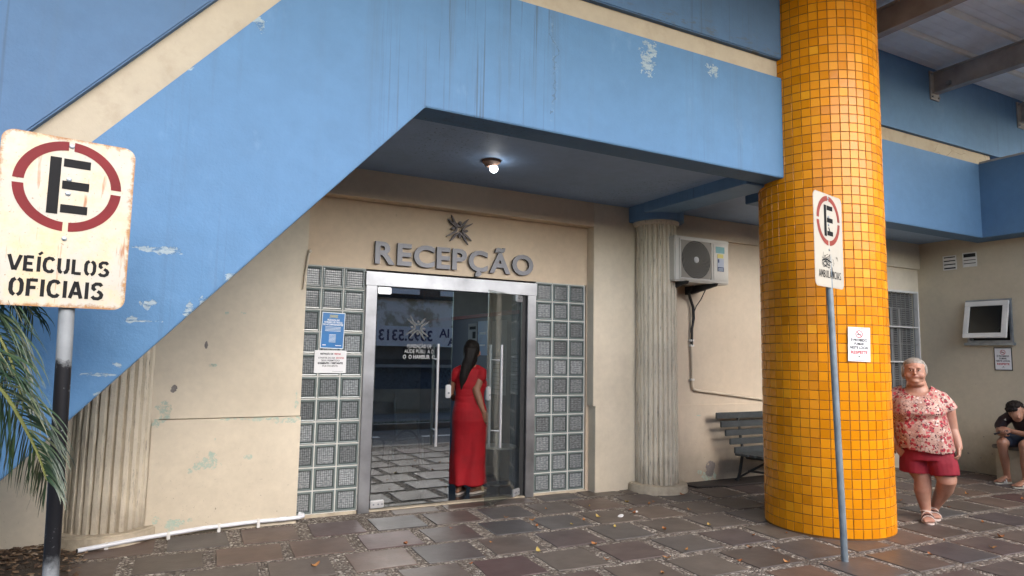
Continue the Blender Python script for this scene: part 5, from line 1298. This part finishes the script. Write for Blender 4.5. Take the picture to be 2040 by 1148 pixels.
dr = [limb([(.0, .0, 1.315), (.0, .0, 1.285), (.003, .0, 1.20), (.012, .01, 1.12), (.008, .0, 1.03), (.005, -.005, .95), (.012, -.02, .86), (.015, -.02, .77), (.015, -.005, .62), (.008, .0, .42), (.0, .0, .25), (.0, .0, .105)],
       [(.085, .05), (.138, .085), (.150, .115), (.158, .135), (.150, .115), (.155, .125), (.180, .155), (.190, .165), (.182, .150), (.182, .135), (.190, .135), (.198, .145)], 28, (1, 0, 0)),
      ball((.12, .07, 1.12), (.08, .09, .07)),
      limb([(.08, .0, 1.285), (.125, -.015, 1.255), (.117, -.045, 1.20)], [.05, .060, .062]), limb([(-.08, .0, 1.285), (-.13, .0, 1.25), (-.155, .02, 1.19)], [.05, .058, .056])]
dd_ = solid(dr, .008, 'dress', M_dress, t, None, 4, .0, 12)
nm = [v.normal.copy() for v in dd_.data.vertices]
for v, n_ in zip(dd_.data.vertices, nm):      # vertical folds in the skirt, small creases at the waist
    z = v.co.z; a = math.atan2(v.co.y, v.co.x)
    f = max(0, min(1, (.75-z)/.55)); v.co += n_*(math.sin(a*5+mnoise.noise(Vector((a, z*2, 0)))*3)*.012*f)
    w = max(0, 1-abs(z-1.0)/.16); v.co += n_*(mnoise.noise(Vector((v.co.x*7+z*9, v.co.y*7, z*34)))*.009*w)
dd_.data.transform(M2)
for hl, dd, ss in ((h1, d1, s1_), (h2, d2, s2_)):
    sandal('slipper', t, hl, dd, ss, .235, (M_strapW,), M2, [(simple('beige_strap', (.36, .28, .18), .6), (.150, .055, .046, .022))])

# ---------------- boy on the ledge, bent over a telephone
t = thing('person', 'boy in a dark football shirt sitting bent over a phone on the wall ledge', 'person', (0, 0, 0))
f1, h1, d1, s1_ = foot((9.17, 4.46, 0), (-1, .18, 0), .235, .042); f2, h2, d2, s2_ = foot((9.06, 4.21, 0), (-1, .25, 0), .235, .042)
hc = Vector((9.12, 4.30, .885))
def headb(b): b.ball((0, 0, 0), (.095, .078, .11), 16, 12); 
pcs = [ball(tuple(hc), (.092, .080, .100)), ball((9.06, 4.262, .825), (.056, .056, .068)), limb([(9.03, 4.235, .845), (9.008, 4.222, .812)], [.011, .014], 8), ball((9.13, 4.225, .87), (.018, .010, .030)), ball((9.13, 4.38, .87), (.018, .010, .030)),
  limb([(9.16, 4.29, .86), (9.26, 4.27, .83)], [.058, .062]),
  limb([(9.27, 4.26, .86), (9.32, 4.25, .74), (9.40, 4.24, .60), (9.44, 4.24, .53)], [(.08, .15), (.11, .16), (.12, .15), (.12, .15)], 20, (1, 0, 0)),
  limb([(9.26, 4.42, .82), (9.20, 4.50, .72), (9.13, 4.50, .63)], [.052, .045, .038]), limb([(9.13, 4.50, .63), (9.05, 4.45, .60), (8.99, 4.40, .595)], [.038, .032, .024]),
  limb([(9.26, 4.10, .82), (9.17, 4.04, .72), (9.08, 4.09, .625)], [.052, .045, .038]), limb([(9.08, 4.09, .625), (9.06, 4.22, .625), (9.04, 4.32, .645)], [.038, .033, .026]),
  limb([(9.42, 4.34, .53), (9.20, 4.39, .53), (9.02, 4.42, .50)], [.085, .072, .060]), limb([(9.02, 4.42, .50), (9.05, 4.43, .38), (9.09, 4.44, .30), (9.15, 4.455, .15), (9.17, 4.46, .06)], [.058, .048, .050, .036, .036]),
  limb([(9.42, 4.14, .53), (9.18, 4.15, .53), (8.98, 4.17, .50)], [.085, .072, .060]), limb([(8.98, 4.17, .50), (9.0, 4.18, .38), (9.02, 4.19, .30), (9.05, 4.205, .15), (9.06, 4.21, .06)], [.058, .048, .050, .036, .036])]
pcs += hand((8.99, 4.40, .597), (-.6, -.35, .1), (-.3, .3, -1), 1, .9, .9) + hand((9.04, 4.32, .648), (-.35, .9, .25), (-.7, -.3, .7), -1, .5, .95) + f1 + f2
solid(pcs, .0065, 'body', M_skinC, t, None, 3)
solid([ball((9.135, 4.318, .925), (.100, .092, .085)), ball((9.15, 4.325, .875), (.085, .078, .075)), ball((9.075, 4.312, .945), (.066, .072, .045)), ball((9.060, 4.325, .905), (.052, .06, .045)), ball((9.045, 4.29, .905), (.035, .045, .030))], .006, 'hair', M_hairB, t, None, 2, .010, 60)
solid([limb([(9.24, 4.265, .88), (9.27, 4.26, .85), (9.33, 4.25, .74), (9.40, 4.24, .60), (9.43, 4.24, .54)], [(.07, .10), (.11, .185), (.135, .19), (.14, .18), (.14, .175)], 22, (1, 0, 0)),
       limb([(9.26, 4.40, .83), (9.21, 4.485, .75), (9.165, 4.505, .68)], [.066, .062, .060]), limb([(9.26, 4.12, .83), (9.185, 4.055, .75), (9.13, 4.06, .68)], [.066, .062, .060])], .007, 'football_shirt', M_jersey, t, None, 4, .006, 14)
solid([limb([(9.43, 4.34, .54), (9.25, 4.38, .54), (9.10, 4.405, .52)], [.105, .096, .084], 18), limb([(9.43, 4.14, .54), (9.25, 4.145, .54), (9.08, 4.16, .52)], [.105, .096, .084], 18)], .007, 'shorts', M_navy, t, None, 4, .005, 14)
b = MB(); b.face([(9.155, 4.455, .765), (9.15, 4.43, .785), (9.145, 4.425, .755)]); b.build('shirt_mark', M_white, t)
b = MB(); b.ball((9.165, 4.20, .775), (.004, .024, .028), 12, 8); b.build('shirt_badge', simple('grey_badge', (.16, .18, .20), .5), t)
for hl, dd, ss in ((h1, d1, s1_), (h2, d2, s2_)):
    sandal('flip_flop', t, hl, dd, ss, .235, (simple('pale_rubber', (.40, .38, .32), .6),), Matrix.Identity(4), [(M_white, (.125, .062, .044, .008)), (M_white, (.150, .048, .040, .007))])
b = MB(); b.box(-.075, .075, -.037, .037, -.004, .004); o = b.build('mobile_phone', simple('phone_case', (.05, .06, .08), .25), bevel=.003); o.location = (8.955, 4.395, .625); o.rotation_euler = (R(15), R(20), R(115)); tag(o, 'dark phone held in the hands of the seated boy', 'phone')
